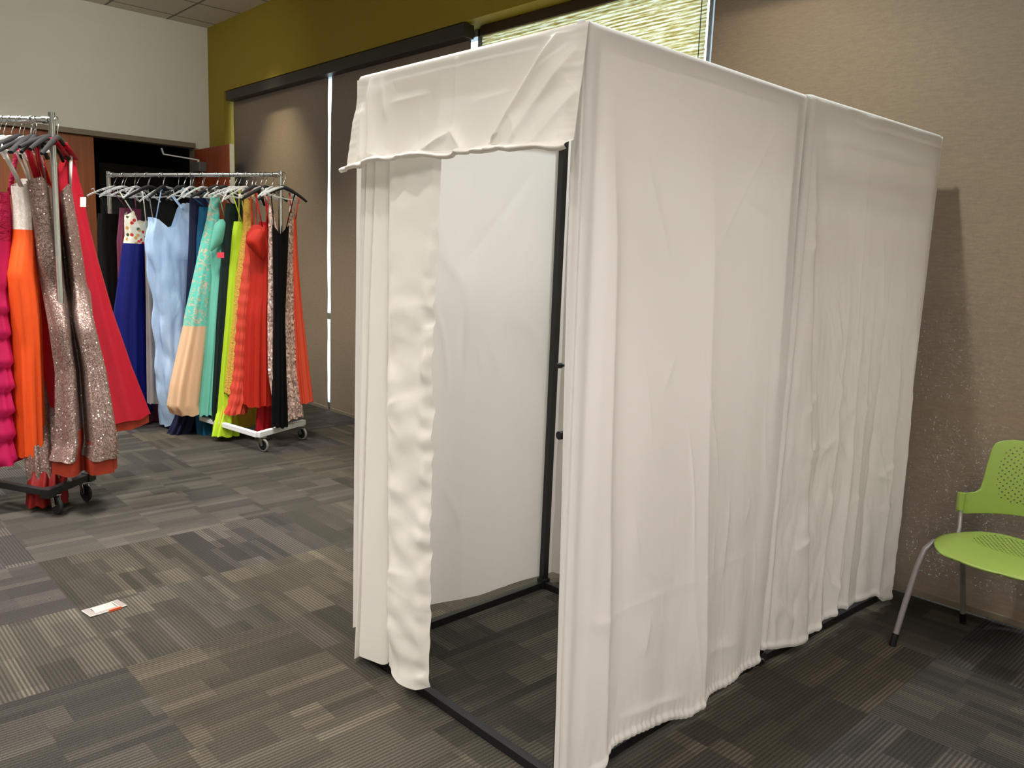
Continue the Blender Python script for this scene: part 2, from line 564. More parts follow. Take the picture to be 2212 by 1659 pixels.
# doors: the left leaf shut, the right leaf swung into the room
d1 = empty('door_1', (XL - 0.06, 0.16, 0), None, None); d1['kind'] = 'structure'
b = MB(); b.box((XL - 0.08, 0.14, 0.01), (XL - 0.035, 1.045, DZ - 0.005), 0.002)
in_parent(b.build('door_panel', M_wood_l), d1)
b = MB(); b.tube([(XL - 0.035, 0.98, 1.0), (XL + 0.03, 0.98, 1.0), (XL + 0.03, 0.86, 1.0)], 0.011); in_parent(b.build('door_handle', M_steel), d1)
d2 = empty('door_2', (XL + 0.03, DY1, 0), None, None); d2['kind'] = 'structure'
b = MB(); b.box((XL + 0.03, 2.05, 0.01), (XL + 0.93, 2.092, 2.55), 0.002)
in_parent(b.build('door_panel', M_wood_r), d2)
b = MB(); b.box((XL + 0.93, 2.05, 0.01), (XL + 0.945, 2.092, 2.55)); in_parent(b.build('door_edge', M_edge), d2)
b = MB(); b.box((XL + 0.10, 1.965, 2.30), (XL + 0.36, 2.05, 2.40), 0.008)
clo = in_parent(b.build('door_closer', M_closer), d2)
b = MB()
b.bar((XL + 0.26, 2.00, 2.425), (XL + 0.02, 1.72, 2.47), 0.022, 0.012); b.tube([(XL + 0.26, 2.0, 2.39), (XL + 0.26, 2.0, 2.43)], 0.012)
b.bar((XL + 0.02, 1.72, 2.47), (XL + 0.02, 1.70, 2.53), 0.02, 0.012)
in_parent(b.build('closer_arm', M_whitepaint), d2)
b = MB(); b.box((XL - 1.5, 1.50, 0), (XL - 1.46, 2.38, 2.45)); struct('door_3', b, M_charcoal)

# window: frame and glass behind the shades
win = empty('window_1', (OP0, YW + 0.2, 0), None, None); win['kind'] = 'structure'
b = MB()
for x in (OP0 + 0.03, -6.2, -4.2, -3.29, -1.27, 0.7, 2.57):
    b.box((x - 0.03, YW + 0.19, 0), (x + 0.03, YW + 0.27, OZ))
b.box((OP0, YW + 0.19, 0), (OP1, YW + 0.27, 0.05)); b.box((OP0, YW + 0.19, OZ - 0.05), (OP1, YW + 0.27, OZ)); b.box((OP0, YW + 0.20, 0.86), (OP1, YW + 0.26, 0.92))
in_parent(b.build('window_frame', M_frame), win)
b = MB(); b.add([(OP0, YW + 0.23, 0), (OP1, YW + 0.23, 0), (OP1, YW + 0.23, OZ), (OP0, YW + 0.23, OZ)], [(0, 1, 2, 3)]); in_parent(b.build('window_pane', M_glass), win)


def roller(name, x0, x1, label, group='brown roller shades on the window wall', wob=0.0):
    t = empty(name, ((x0 + x1) / 2, YS, 0), label, 'window shade', group)

    def f(u, v):
        z = 3.10 - v * 3.085
        e = 0.0
        x = x0 + (x1 - x0) * u + wob * (nz(z * 1.6, x0) + 0.5 * nz(z * 5, x0)) * smooth(0.85, 1.0, abs(u * 2 - 1)) * (1 if u > 0.5 else 1)
        y = YS + 0.006 * nz(x * 1.3, z * 0.7) + 0.004 * math.sin(x * 3 + z)
        return V3((x, y, z))
    in_parent(grid('shade_cloth', f, 60, 60, M_shade), t)
    b = MB(); b.box((x0, YS - 0.006, 0.008), (x1, YS + 0.008, 0.04), 0.004)
    in_parent(b.build('hem_bar', M_taupe), t)
    b = MB(); b.tube([(x0 + 0.02, YS + 0.03, 3.105), (x1 - 0.02, YS + 0.03, 3.105)], 0.03, 12)
    in_parent(b.build('roller_tube', M_bronze), t)
    return t


roller('roller_shade', -7.252, -5.272, 'brown roller shade hanging beside the open wooden door', wob=0.012)
roller('roller_shade', -5.222, -3.285, 'brown roller shade between the bright slit and the white booth', wob=0.012)
rs_ = roller('roller_shade', -1.225, 2.55, 'wide brown roller shade behind the green chair')
b = MB(); b.box((-1.252, YS - 0.012, 0.0), (-1.230, 2.44, OZ - 0.002), 0.002); in_parent(b.build('side_channel', M_frame), rs_)
b = MB(); b.box((-7.215, YW - 0.012, 3.048), (-3.24, YS - 0.008, 3.143), 0.004)
tag(b.build('shade_valance', M_bronze), 'long dark bronze valance box over the brown shades by the olive wall', 'valance')
b = MB(); b.box((-1.225, YW - 0.012, 3.048), (2.55, YS - 0.008, 3.143), 0.004)
tag(b.build('shade_valance', M_bronze), 'dark valance box over the wide shade behind the green chair', 'valance')
cs = empty('woven_shade', (-2.27, 2.4, 0), 'cream woven shade glowing with daylight above the white booth', 'window shade')


def fcell(u, v):
    z = 3.085 - v * 3.05
    return V3((-3.235 + u * 1.915, 2.392 + 0.003 * math.sin(z * 2 * PI / 0.042), z))


in_parent(grid('shade_cloth', fcell, 8, 540, M_cell), cs)
b = MB(); b.box((-3.245, 2.375, 3.085), (-1.31, 2.415, 3.15), 0.003); in_parent(b.build('head_rail', mat_plain('brown_head_rail', (58, 43, 27), 0.6)), cs)
b = MB(); b.tube([(-1.345, 2.372, 3.09), (-1.345, 2.372, 0.6)], 0.0025, 6); in_parent(b.build('pull_cord', M_bronze), cs)
b = MB(); b.box((-3.235, 2.382, 0.015), (-1.32, 2.405, 0.04), 0.003); in_parent(b.build('bottom_rail', M_taupe), cs)

# floor outlet
fo = empty('floor_outlet', (-2.0, -0.62, 0), 'silver metal outlet lid standing open in the carpet', 'floor outlet')
c = [on_plane(px, py, V3((0, 0, 0)), V3((0, 0, 1))) for px, py in ((178, 1322), (192, 1335), (272, 1310), (258, 1298))]
ux = (c[2] - c[1]).normalized(); mid = (c[0] + c[1] + c[2] + c[3]) / 4
L = (c[2] - c[1]).length / 2; uy = V3((-ux.y, ux.x, 0)); Wd = 0.042
X = Matrix((ux, uy, V3((0, 0, 1)))).transposed().to_4x4(); X.translation = mid
b = MB()
b.box((-L, -Wd, 0.0), (-L + 0.03, Wd, 0.007), 0.002, X); b.box((L - 0.03, -Wd, 0.0), (L, Wd, 0.007), 0.002, X)
b.box((-L, Wd - 0.012, 0), (L, Wd, 0.006), 0.002, X); b.box((-L, -Wd, 0), (L, -Wd + 0.012, 0.006), 0.002, X)
b.box((-L + 0.03, -Wd + 0.012, 0), (L - 0.03, Wd - 0.012, 0.002), 0, X)
in_parent(b.build('rim', M_silver), fo)
b = MB(); Xl = X @ Matrix.Translation((0, Wd - 0.012, 0.006)) @ Matrix.Rotation(math.radians(12), 4, 'X')
b.box((-L + 0.034, -2 * Wd + 0.026, 0), (L - 0.034, 0, 0.005), 0.002, Xl)
in_parent(b.build('lid', M_silver), fo)
b = MB(); b.box((0.0, -Wd - 0.004, 0.0), (0.05, -Wd + 0.004, 0.011), 0.002, X); in_parent(b.build('release_tab', M_orange), fo)


# ------------------------------------------------------------------ white booth
def cusp(d, wl, wr, e=0.003):
    """crisp crest: steep-sided, with a rounded tip"""
    w = wl if d < 0 else wr
    return math.exp(-(math.sqrt(d * d + e * e) - e) / w)


def ridge(x, z, p, q, w, amp, fade=0.35, asym=2.2):
    """soft crease from p to q on a cloth (x, z); w half width"""
    px, pz = p; qx, qz = q
    dx, dz = qx - px, qz - pz
    L = math.hypot(dx, dz)
    t = ((x - px) * dx + (z - pz) * dz) / (L * L)
    if t <= 0 or t >= 1:
        return 0.0
    d = ((x - px) * dz - (z - pz) * dx) / L
    if abs(d) > w * 9:
        return 0.0
    f = smooth(0, fade, t) * smooth(1, 1 - fade, t)
    return amp * f * cusp(d, w, w * asym, 0.002)


def step(s, s0, wl, wr):
    return cusp(s - s0, wl, wr)


def crumple(x, z, k=1.0):
    v = 0.0
    a = 1.0
    for o in range(3):
        v += a * (abs(nz(x * 5.5 * 2 ** o + 7 * o, z * 3.2 * 2 ** o, 3.3 * k)) * 2)
        a *= 0.5
    return v


def creases(x, z, fx, fz, k):
    """thin sharp crease lines scattered over a cloth"""
    a = 1 - abs(nz(x * fx + z * 1.7, z * fz, k)) * 2.0
    m = smooth(-0.1, 0.45, nz(x * 4.1, z * 3.1, k + 9))
    return max(0, a) ** 7 * m


T = 0.03


def frame_part(mb, root, name):
    return in_parent(mb.build(name, M_black), root)


def booth_frame(root, P, knobs, T0=None):
    """P: the four plan corners, counter-clockwise from front right"""
    for i, (x, y) in enumerate(P):
        tx, ty = (T0 or P)[i]
        b = MB(); b.bar((x, y, 0.0), (tx, ty, 2.09), T, T, (1, 0, 0), 0.002); frame_part(b, root, 'post')
        b = MB(); b.box((x - 0.022, y - 0.022, 0), (x + 0.022, y + 0.022, 0.045), 0.004); frame_part(b, root, 'corner_joint')
    for i in range(4):
        a, c = P[i], P[(i + 1) % 4]
        b = MB(); b.bar((a[0], a[1], 0.016), (c[0], c[1], 0.016), T, T, (0, 0, 1), 0.002); frame_part(b, root, 'floor_rail')
        a, c = (T0 or P)[i], (T0 or P)[(i + 1) % 4]
        b = MB(); b.bar((a[0], a[1], 2.08), (c[0], c[1], 2.08), T, T, (0, 0, 1), 0.002); frame_part(b, root, 'top_rail')
    for (x, y, z, dx, dy, r) in knobs:
        b = MB(); d = V3((dx, dy, 0)); p = V3((x, y, z))
        b.tube([p, p + d * 0.012], r * 0.5, 12); b.tube([p + d * 0.012, p + d * 0.03], r, 16)
        in_parent(b.build('screw_knob', M_blackplastic), root)


bo1 = empty('photo_booth', (-0.51, 0.53, 0), 'white curtained booth with open doorway and front valance', 'photo booth', 'white cloth booths')
P1 = [(-0.010, 0.012), (-0.010, 1.06), (-1.034, 1.0), (-1.02, 0.012)]
k1, k2 = on_plane(1211, 790, V3((0, -0.004, 0)), V3((0, 1, 0))), on_plane(1216, 940, V3((0, -0.004, 0)), V3((0, 1, 0)))
KN = [(k1.x, 0.012, k1.z, -0.1, -1, 0.0075), (k2.x, 0.012, k2.z, -0.1, -1, 0.0115)]
booth_frame(bo1, [(0.016, 0.012)] + P1[1:], KN, P1)

HEM1 = [(-0.06, 0.03), (0.0, 0.03), (0.09, 0.025), (0.135, 0.03), (0.165, 0.055), (0.2, 0.068), (0.30, 0.064), (0.47, 0.045), (0.60, 0.02), (0.64, 0.03), (0.70, 0.035), (0.855, 0.026), (1.06, 0.026)]


def side1_disp(s, z):
    h = 1 - z / 2.1                                     # 0 top, 1 bottom
    d = 0.0
    e1 = 0.078 + 0.072 * h
    d += 0.028 * smooth(0.02, 0.3, h) * cusp(s - e1, 0.10, 0.040)
    e2 = 0.545 + 0.115 * h
    d += (0.010 + 0.056 * h) * smooth(0.03, 0.3, h) * cusp(s - e2, 0.20, 0.11)
    d += 0.012 * h * math.exp(-((s - e2 + 0.30) / 0.09) ** 2)
    d += 0.016 * h * math.exp(-((s - 0.90) / 0.08) ** 2)
    d += 0.012 * smooth(0.1, 0.5, h) * smooth(1.0, 1.09, s)
    # creases
    d += ridge(s, z, (0.965, 2.02), (0.555, 1.50), 0.009, 0.006)
    d += ridge(s, z, (0.17, 1.95), (0.40, 1.45), 0.012, 0.0035)
    d += ridge(s, z, (0.74, 1.72), (0.93, 1.68), 0.008, 0.004)
    d += ridge(s, z, (0.80, 0.78), (0.77, 0.40), 0.014, 0.006)
    d += ridge(s, z, (0.95, 0.72), (0.90, 0.60), 0.010, 0.005)
    d += ridge(s, z, (0.36, 0.45), (0.33, 0.30), 0.012, 0.005)
    d += ridge(s, z, (0.42, 1.25), (0.36, 1.12), 0.010, 0.004)
    d += ridge(s, z, (0.25, 0.80), (0.29, 0.62), 0.012, 0.004)
    d += ridge(s, z, (0.18, 0.16), (0.62, 0.10), 0.012, 0.006)
    d += ridge(s, z, (0.66, 0.22), (0.95, 0.16), 0.02, 0.007)
    d += ridge(s, z, (0.02, 1.42), (1.05, 1.42), 0.006, 0.0011, 0.2)
    d += ridge(s, z, (0.02, 0.98), (1.05, 0.98), 0.006, 0.0014, 0.2)
    d += ridge(s, z, (0.02, 0.50), (1.05, 0.50), 0.006, 0.0022, 0.1)
    d += 0.006 * nz(s * 6, z * 1.5, 2.0) * smooth(0.0, 0.3, h)
    d += 0.004 * (crumple(s, z * 0.6) - 0.6) * smooth(0.35, 1.0, h)
    d += 0.006 * creases(s, z, 7, 1.6, 1.0) * smooth(0.1, 0.7, h) + 0.005 * creases(s, z, 3, 5, 5.0) * smooth(0.5, 1.0, h)
    return d


def side1(u, v):
    s = -0.045 + u * (1.104 + 0.045)
    zb = sinterp(HEM1, s)
    if v < 0.03:                                        # cloth turned over the top rail
        a = (1 - v / 0.03) * PI / 2
        z = 2.083 + 0.022 * math.sin(a); out = 0.022 * math.cos(a) - 0.010
        d = 0
    else:
        q = (v - 0.03) / 0.97
        z = 2.083 + (zb - 2.083) * q
        out = 0.012
        d = side1_disp(s, z) if s > 0 else 0.0
        if q > 0.985:                                   # rolled hem
            out += 0.006 * math.sin((q - 0.985) / 0.015 * PI)
        if q > 0.93:
            d += 0.0016 * math.sin(s * 230 + 5 * nz(s * 9)) * smooth(0.95, 1, q)
    # plan path: front return, rounded corner, then along the side
    x0, y0, r = 0.0, -0.006, 0.02
    lean = 0.036 * (1 - z / 2.1)
    if s < -r:
        h = 1 - z / 2.1
        p = V3((s + 0.016 + 0.006 * smooth(0.7, 1.0, h) , y0 - 0.006 - 0.006 * math.sin((s + 0.06) * 60), z))
        # the loose edge swings a little with height
        p.x += 0.008 * math.sin(z * 2.4 + 0.6) * smooth(-0.02, -0.045, s)
        p.x += lean
        return p
    if s < r:
        a = (s + r) / (2 * r) * PI / 2
        c = V3((x0 + out - r, y0 + r - 0.006, 0))
        n = V3((math.sin(a), -math.cos(a), 0))
        p = c + n * r
        return V3((p.x + lean, p.y, z))
    k = smooth(r, r + 0.05, s)
    return V3((x0 + out + d * k + lean * (1 - smooth(0.0, 0.7, s)), y0 + s, z))


in_parent(grid('side_curtain', side1, 330, 260, M_fabric), bo1)


def left1(u, v):
    y = -0.01 + u * 1.09
    zb = interp([(0, 0.09), (0.3, 0.085), (0.62, 0.052), (1.1, 0.045)], y)
    z = 2.095 + (zb - 2.095) * v
    h = 1 - z / 2.1
    d = 0.012 * h * step(y, 0.50 + 0.02 * h, 0.12, 0.03) + 0.010 * h * math.sin(y * 13) + 0.006 * nz(y * 5, z * 1.2, 9)
    d += ridge(y, z, (0.90, 1.92), (0.46, 1.44), 0.008, -0.010, 0.1) 
    d += ridge(y, z, (0.50, 1.35), (0.50, 1.0), 0.014, -0.016)
    d += 0.012 * creases(y, z, 5, 1.6, 6.0)
    return V3((-1.062 + 0.5 * d, y, z))


in_parent(grid('side_curtain', left1, 120, 100, M_fabric), bo1)


def back1(u, v):
    x = -1.06 + u * 1.05
    z = 2.095 + (0.05 - 2.095) * v
    h = 1 - z / 2.1
    return V3((x, 1.075 + 0.012 * h * math.sin(x * 18) + 0.006 * nz(x * 6, z * 2, 4), z))


in_parent(grid('back_curtain', back1, 90, 60, M_fabric), bo1)

# front valance flap
FT = [(0.0, 1.775), (0.1, 1.782), (0.2, 1.795), (0.33, 1.80), (0.44, 1.797), (0.52, 1.787), (0.58, 1.795), (0.75, 1.79), (0.86, 1.786), (1.0, 1.78)]


def valance(u, v):
    x = -1.035 + u * 1.045
    zb = sinterp(FT, u)
    if v < 0.06:
        a = (1 - v / 0.06) * PI / 2
        return V3((x, -0.008 - 0.022 * math.cos(a) + 0.008, 2.083 + 0.024 * math.sin(a)))
    q = (v - 0.06) / 0.94
    z = 2.083 + (zb - 2.083) * q
    out = 0.022 + 0.030 * q ** 1.5 + 0.014 * q * math.sin(u * PI * 2.6 + 0.5)
    out += ridge(x, z, (-0.97, 2.10), (-0.86, 1.76), 0.020, 0.020, 0.25, 0.5)
    out += ridge(x, z, (-1.0, 2.02), (-0.91, 1.77), 0.018, 0.016, 0.25, 2.5)
    out += ridge(x, z, (-0.90, 2.10), (-0.83, 1.92), 0.012, 0.008)
    out += ridge(x, z, (-0.04, 2.14), (-0.33, 1.76), 0.030, 0.030, 0.3, 0.35)
    out += ridge(x, z, (0.0, 2.06), (-0.26, 1.76), 0.020, 0.018, 0.3, 1.5)
    out += ridge(x, z, (0.02, 1.95), (-0.17, 1.77), 0.014, 0.012, 0.3)
    out += ridge(x, z, (-0.505, 2.15), (-0.50, 1.78), 0.006, 0.0045, 0.15, 1.0)
    out += ridge(x, z, (-0.47, 1.885), (-0.74, 1.78), 0.014, 0.020, 0.3, 2.0)
    out += ridge(x, z, (-0.51, 1.89), (-0.40, 1.775), 0.012, 0.018, 0.3, 2.0)
    out += ridge(x, z, (-0.42, 1.775), (-0.22, 1.86), 0.012, 0.014, 0.3)
    out += ridge(x, z, (-0.90, 1.84), (-0.70, 1.78), 0.014, 0.014, 0.3)
    out += ridge(x, z, (-0.86, 1.99), (-0.60, 2.0), 0.010, 0.004)
    out += ridge(x, z, (-0.46, 1.95), (-0.22, 1.96), 0.010, 0.004)
    out += 0.006 * creases(x, z, 5, 4, 3.0) * smooth(0.2, 0.7, q)
    out += 0.006 * nz(x * 5, z * 4, 1.0) * q + 0.006 * (crumple(x * 1.3, z) - 0.6) * smooth(0.6, 1, q)
    if q > 0.91:                                        # curled hem
        t = (q - 0.91) / 0.09
        out += 0.027 * math.sin(t * PI * 0.8) + 0.004 * math.sin(x * 70 + nz(x * 9) * 4)
        z += 0.008 * t * (0.5 + nz(x * 14))
    if u < 0.06 or u > 0.94:                            # pulled side seams
        out += 0.0012 * nz(z * 60, u * 3)
    xx = x - 0.020 * q * smooth(0.25, 0, u)
    return V3((xx, -out, z))


in_parent(grid('front_valance', valance, 240, 110, M_satin), bo1)

# front curtain, pushed to the left of the doorway
KT = [(-1.04, 0.012), (-1.028, -0.016), (-1.002, -0.012), (-0.998, 0.004), (-0.985, -0.018), (-0.950, -0.014), (-0.946, 0.004), (-0.93, -0.020), (-0.868, -0.012),
      (-0.864, 0.006), (-0.845, -0.022), (-0.80, -0.028), (-0.72, -0.026), (-0.64, -0.024), (-0.60, -0.026), (-0.57, -0.016)]
KM = [(-1.04, 0.012), (-1.025, -0.020), (-1.004, -0.018), (-1.000, 0.004), (-0.985, -0.036), (-0.955, -0.030), (-0.950, -0.002), (-0.935, -0.040), (-0.845, -0.026),
      (-0.838, 0.006), (-0.815, -0.040), (-0.77, -0.058), (-0.70, -0.056), (-0.64, -0.046), (-0.60, -0.046), (-0.572, -0.030)]
KB = [(-1.05, 0.018), (-1.035, -0.010), (-1.012, -0.012), (-1.008, 0.004), (-0.995, -0.030), (-0.968, -0.062), (-0.962, -0.030), (-0.945, -0.058), (-0.80, -0.036),
      (-0.792, 0.0), (-0.775, -0.040), (-0.73, -0.072), (-0.67, -0.078), (-0.61, -0.066), (-0.57, -0.052), (-0.54, -0.034)]
KZ = [(0, 0.045), (0.19, 0.042), (0.21, 0.03), (0.33, 0.016), (0.52, 0.048), (0.60, 0.085), (0.64, 0.075), (0.75, 0.060), (0.9, 0.060), (1, 0.085)]


def poly(K, u):
    """point on an open zigzag with slightly rounded corners"""
    n = len(K) - 1
    x = y = 0.0
    for o in (-0.012, -0.006, 0, 0.006, 0.012):
        t = min(1, max(0, u + o)) * n
        k = min(int(t), n - 1); t -= k
        x += K[k][0] + (K[k + 1][0] - K[k][0]) * t
        y += K[k][1] + (K[k + 1][1] - K[k][1]) * t
    return x / 5, y / 5


def curtain(u, v):
    zb = interp(KZ, u)
    z = 2.06 + (zb - 2.06) * v
    a, m, c = poly(KT, u), poly(KM, u), poly(KB, u)
    if v < 0.5:
        k = smooth(0.05, 0.5, v); x, y = a[0] + (m[0] - a[0]) * k, a[1] + (m[1] - a[1]) * k
    else:
        k = (v - 0.5) * 2; x, y = m[0] + (c[0] - m[0]) * k, m[1] + (c[1] - m[1]) * k
    p = V3((x, y, z))
    roll = smooth(0.64, 0.72, u)
    edge = smooth(0.86, 0.95, u)
    lo = smooth(0.10, 0.40, v)
    p.y += roll * lo * (0.016 * nz(u * 4, z * 5.5, 5) + 0.010 * nz(u * 9, z * 13, 2) - 0.010 * creases(u * 0.6, z, 3, 7, 4.0))
    p.y += edge * 0.012 * nz(u * 6, z * 21, 8) * smooth(0.15, 0.4, v)
    p.x += edge * (0.006 * nz(1.0, z * 2.5, 6) + 0.0025 * nz(4.0, z * 16, 6)) * lo
    p.y += (1 - roll) * 0.003 * nz(u * 20, z * 3, 1)
    return p


in_parent(grid('front_curtain', curtain, 260, 240, M_satin), bo1)
b = MB(); b.tube([(-1.02, -0.012, 2.055), (-0.01, -0.012, 2.055)], 0.006, 8); in_parent(b.build('curtain_rod', M_black), bo1)

# second booth unit, closed
bo2 = empty('photo_booth', (-0.48, 1.65, 0), 'closed white curtained booth standing by the brown window shade', 'photo booth', 'white cloth booths')
A2, B2 = V3((0.012, 1.110, 0)), V3((0.050, 2.185, 0))
e2 = (B2 - A2).normalized(); n2 = V3((e2.y, -e2.x, 0)); L2 = (B2 - A2).length
P2 = [tuple((A2 + e2 * 0.034 - n2 * 0.020)[:2]), tuple((B2 - e2 * 0.015 - n2 * 0.020)[:2]), tuple((B2 - e2 * 0.015 - n2 * 1.05)[:2]), tuple((A2 + e2 * 0.034 - n2 * 1.05)[:2])]
booth_frame(bo2, P2, [])
b = MB(); a = V3((P2[0][0], P2[0][1], 0.022)) + n2 * 0.02; b.tube([a, a + n2 * 0.008], 0.007, 10)
in_parent(b.build('screw_head', M_steel), bo2)
b = MB(); a = V3((P2[0][0], P2[0][1], 1.862)); c = V3((P2[1][0], P2[1][1], 1.862)); b.bar(a, c, 0.02, 0.02); in_parent(b.build('cross_bar', M_black), bo2)
HEM2 = [(0, 0.075), (0.10, 0.06), (0.2, 0.045), (0.275, 0.045), (0.31, 0.06), (0.37, 0.066), (0.46, 0.086), (0.57, 0.094), (0.66, 0.070), (0.74, 0.06), (0.80, 0.070), (0.88, 0.075), (0.92, 0.05), (0.98, 0.025), (1.11, 0.02)]


def side2(u, v):
    s = -0.11 + u * (L2 + 0.115)
    if v < 0.025:
        a = (1 - v / 0.025) * PI / 2
        z = 2.083 + 0.022 * math.sin(a); out = 0.020 * math.cos(a) - 0.004; d = 0
        q = 0
    else:
        q = (v - 0.025) / 0.975
        zb = sinterp(HEM2, s)
        z = 2.083 + (zb - 2.083) * q
        h = 1 - z / 2.1
        out = 0.016
        ef = 0.018 + 0.265 * h ** 1.1                  # loose front roll, widening downward
        d = (0.016 + 0.020 * h) * smooth(0.02, 0.2, h) * cusp(s - ef + 0.004, 0.05 + 0.11 * h, 0.022 + 0.03 * h, 0.008)
        d -= 0.010 * smooth(0.1, 0.4, h) * math.exp(-((s - ef - 0.02) / 0.03) ** 2)
        amp = 1.45 * smooth(0.15, 0.75, h)
        for (st, sb, w, a_) in ((0.40, 0.37, 0.045, 0.014), (0.52, 0.50, 0.045, 0.020), (0.60, 0.62, 0.04, 0.014), (0.74, 0.76, 0.035, -0.014), (0.86, 0.90, 0.05, 0.018), (1.0, 1.03, 0.05, 0.022)):
            c = st + (sb - st) * h
            d += a_ * amp * cusp(s - c, w * 1.2, w * 0.55, 0.004)
        d += ridge(s, z, (0.45, 2.0), (0.49, 1.0), 0.008, 0.003)
        for (p, q_, w, a_) in (((0.52, 1.10), (0.60, 1.02), 0.010, 0.006), ((0.42, 0.92), (0.52, 0.99), 0.011, 0.007), ((0.55, 0.92), (0.72, 1.02), 0.012, 0.007),
                               ((0.78, 0.62), (0.98, 0.72), 0.012, 0.008), ((0.80, 0.47), (1.0, 0.50), 0.012, 0.007), ((0.10, 0.98), (0.24, 1.05), 0.011, 0.008),
                               ((0.14, 0.80), (0.26, 0.88), 0.011, 0.007), ((0.10, 0.44), (0.28, 0.50), 0.011, 0.007), ((0.05, 0.28), (0.20, 0.12), 0.014, 0.010),
                               ((0.02, 1.56), (0.10, 1.62), 0.010, 0.008), ((0.02, 1.76), (0.09, 1.70), 0.012, 0.009), ((0.02, 1.70), (0.16, 1.58), 0.010, 0.007),
                               ((0.62, 1.70), (0.70, 1.30), 0.010, 0.005), ((0.90, 1.2), (1.02, 1.34), 0.011, 0.007), ((0.36, 0.66), (0.42, 0.52), 0.01, 0.006),
                               ((0.30, 1.40), (0.36, 1.22), 0.009, 0.006), ((0.56, 0.55), (0.66, 0.60), 0.010, 0.006)):
            d += ridge(s, z, p, q_, w, a_)
        d += 0.006 * (crumple(s * 1.2, z * 0.9, 2.0) - 0.6) * smooth(0.1, 0.5, h)
        d += 0.008 * nz(s * 7, z * 6, 2) * smooth(ef + 0.02, ef - 0.05, s) * smooth(0.03, 0.2, h)
        d += 0.007 * creases(s, z, 6, 2.5, 2.0) * smooth(0.1, 0.5, h) + 0.006 * creases(s, z, 2.5, 6, 7.0) * smooth(0.25, 0.7, h)
        d += 0.004 * nz(s * 8, z * 2, 7)
        if q > 0.985:
            out += 0.006 * math.sin((q - 0.985) / 0.015 * PI)
    r = 0.02
    if s < -0.03:
        return A2 + e2 * (r - 0.022 - 0.5 * max(0, d)) + n2 * (out - r + (s + 0.03)) + V3((0, 0, z))
    if s < r:
        a = (s + 0.03) / (0.03 + r) * PI / 2
        k = 0.022 + 0.5 * max(0, d)
        return A2 + e2 * (r - k * math.cos(a)) + n2 * (out - r + k * math.sin(a)) + V3((0, 0, z))
    t = smooth(0.015, 0.06, s) * smooth(L2 + 0.01, L2 - 0.03, s) if s < 0.06 or s > L2 - 0.03 else 1
    wob = 0.006 * nz(z * 5, 3) * smooth(L2 - 0.08, L2, s) * (1 if v > 0.08 else 0)
    return A2 + e2 * (s + wob) + n2 * (out + d * t) + V3((0, 0, z))


in_parent(grid('side_curtain', side2, 300, 240, M_fabric), bo2)


def left2(u, v):
    z = 2.095 + (0.05 - 2.095) * v; h = 1 - z / 2.1
    s = u * L2
    return A2 + e2 * s - n2 * (1.07 - 0.012 * h * math.sin(s * 19)) + V3((0, 0, z))


def back2(u, v):
    z = 2.095 + (0.05 - 2.095) * v; h = 1 - z / 2.1
    s = u * 1.09 - 0.018
    return A2 + e2 * (L2 + 0.004 + 0.012 * h * math.sin(s * 19)) - n2 * s + V3((0, 0, z))


in_parent(grid('side_curtain', left2, 80, 50, M_fabric), bo2)
in_parent(grid('back_curtain', back2, 80, 50, M_fabric), bo2)

# ------------------------------------------------------------------ green chair
CH_RZ = math.radians(-7)
ch = empty('stacking_chair', (0.585, 1.93, 0), 'lime green perforated plastic chair with grey tube legs by the brown shade', 'chair', None, CH_RZ)
M_seat = mat_dots('lime_green_perforated_seat', (148, 170, 80), 0.36, (-0.15, 0.15), (-0.02, 0.17), (0.021, 0.0125), 0.0036)
M_back = mat_dots('lime_green_perforated_back', (144, 168, 76), 0.38, (-0.155, 0.155), (0.095, 0.345), (0.022, 0.0125), 0.0034)


def plate(name, outline_fn, nu, nv, mat, parent, thick, uvfn):
    """outline_fn(u,v) -> (point, uv): a moulded shell thickened with solidify"""
    vs, uvs = [], []
    for j in range(nv + 1):
        for i in range(nu + 1):
            p, w = outline_fn(i / nu, j / nv)
            vs.append(p); uvs.append(w)
    fs = [(j * (nu + 1) + i, j * (nu + 1) + i + 1, (j + 1) * (nu + 1) + i + 1, (j + 1) * (nu + 1) + i) for j in range(nv) for i in range(nu)]
    o = mesh_obj(name, vs, fs, mat, parent)
    ul = o.data.uv_layers.new(name='UVMap')
    for lp in o.data.loops:
        ul.data[lp.index].uv = uvs[lp.vertex_index]
    md = o.modifiers.new('thick', 'SOLIDIFY'); md.thickness = thick; md.offset = 0
    return o


def seat_fn(u, v):
    # front y = -0.24, back y = +0.20 ; wider in the middle, rounded front
    y = -0.245 + v * 0.445
    t = v * 2 - 1
    hw = 0.238 * (1 - 0.42 * max(0, -t) ** 3.0 - 0.30 * max(0, t) ** 2.2)
    hw *= (1 - max(0, (abs(t) - 0.93) / 0.07) ** 2 * 0.25)
    x = (u * 2 - 1) * hw
    e = abs(u * 2 - 1)
    yy = y - 0.0 + 0.02 * e ** 3 * (-t)
    z = 0.452 - 0.010 * (1 - e ** 2) - 0.028 * max(0, -t - 0.35) ** 2 + 0.018 * max(0, t - 0.3) ** 2 - 0.014 * e ** 4 + 0.008 * (1 - abs(t)) * e * e
    return V3((x, yy, z)), (x, y)


plate('seat', seat_fn, 40, 40, M_seat, ch, 0.009, None)


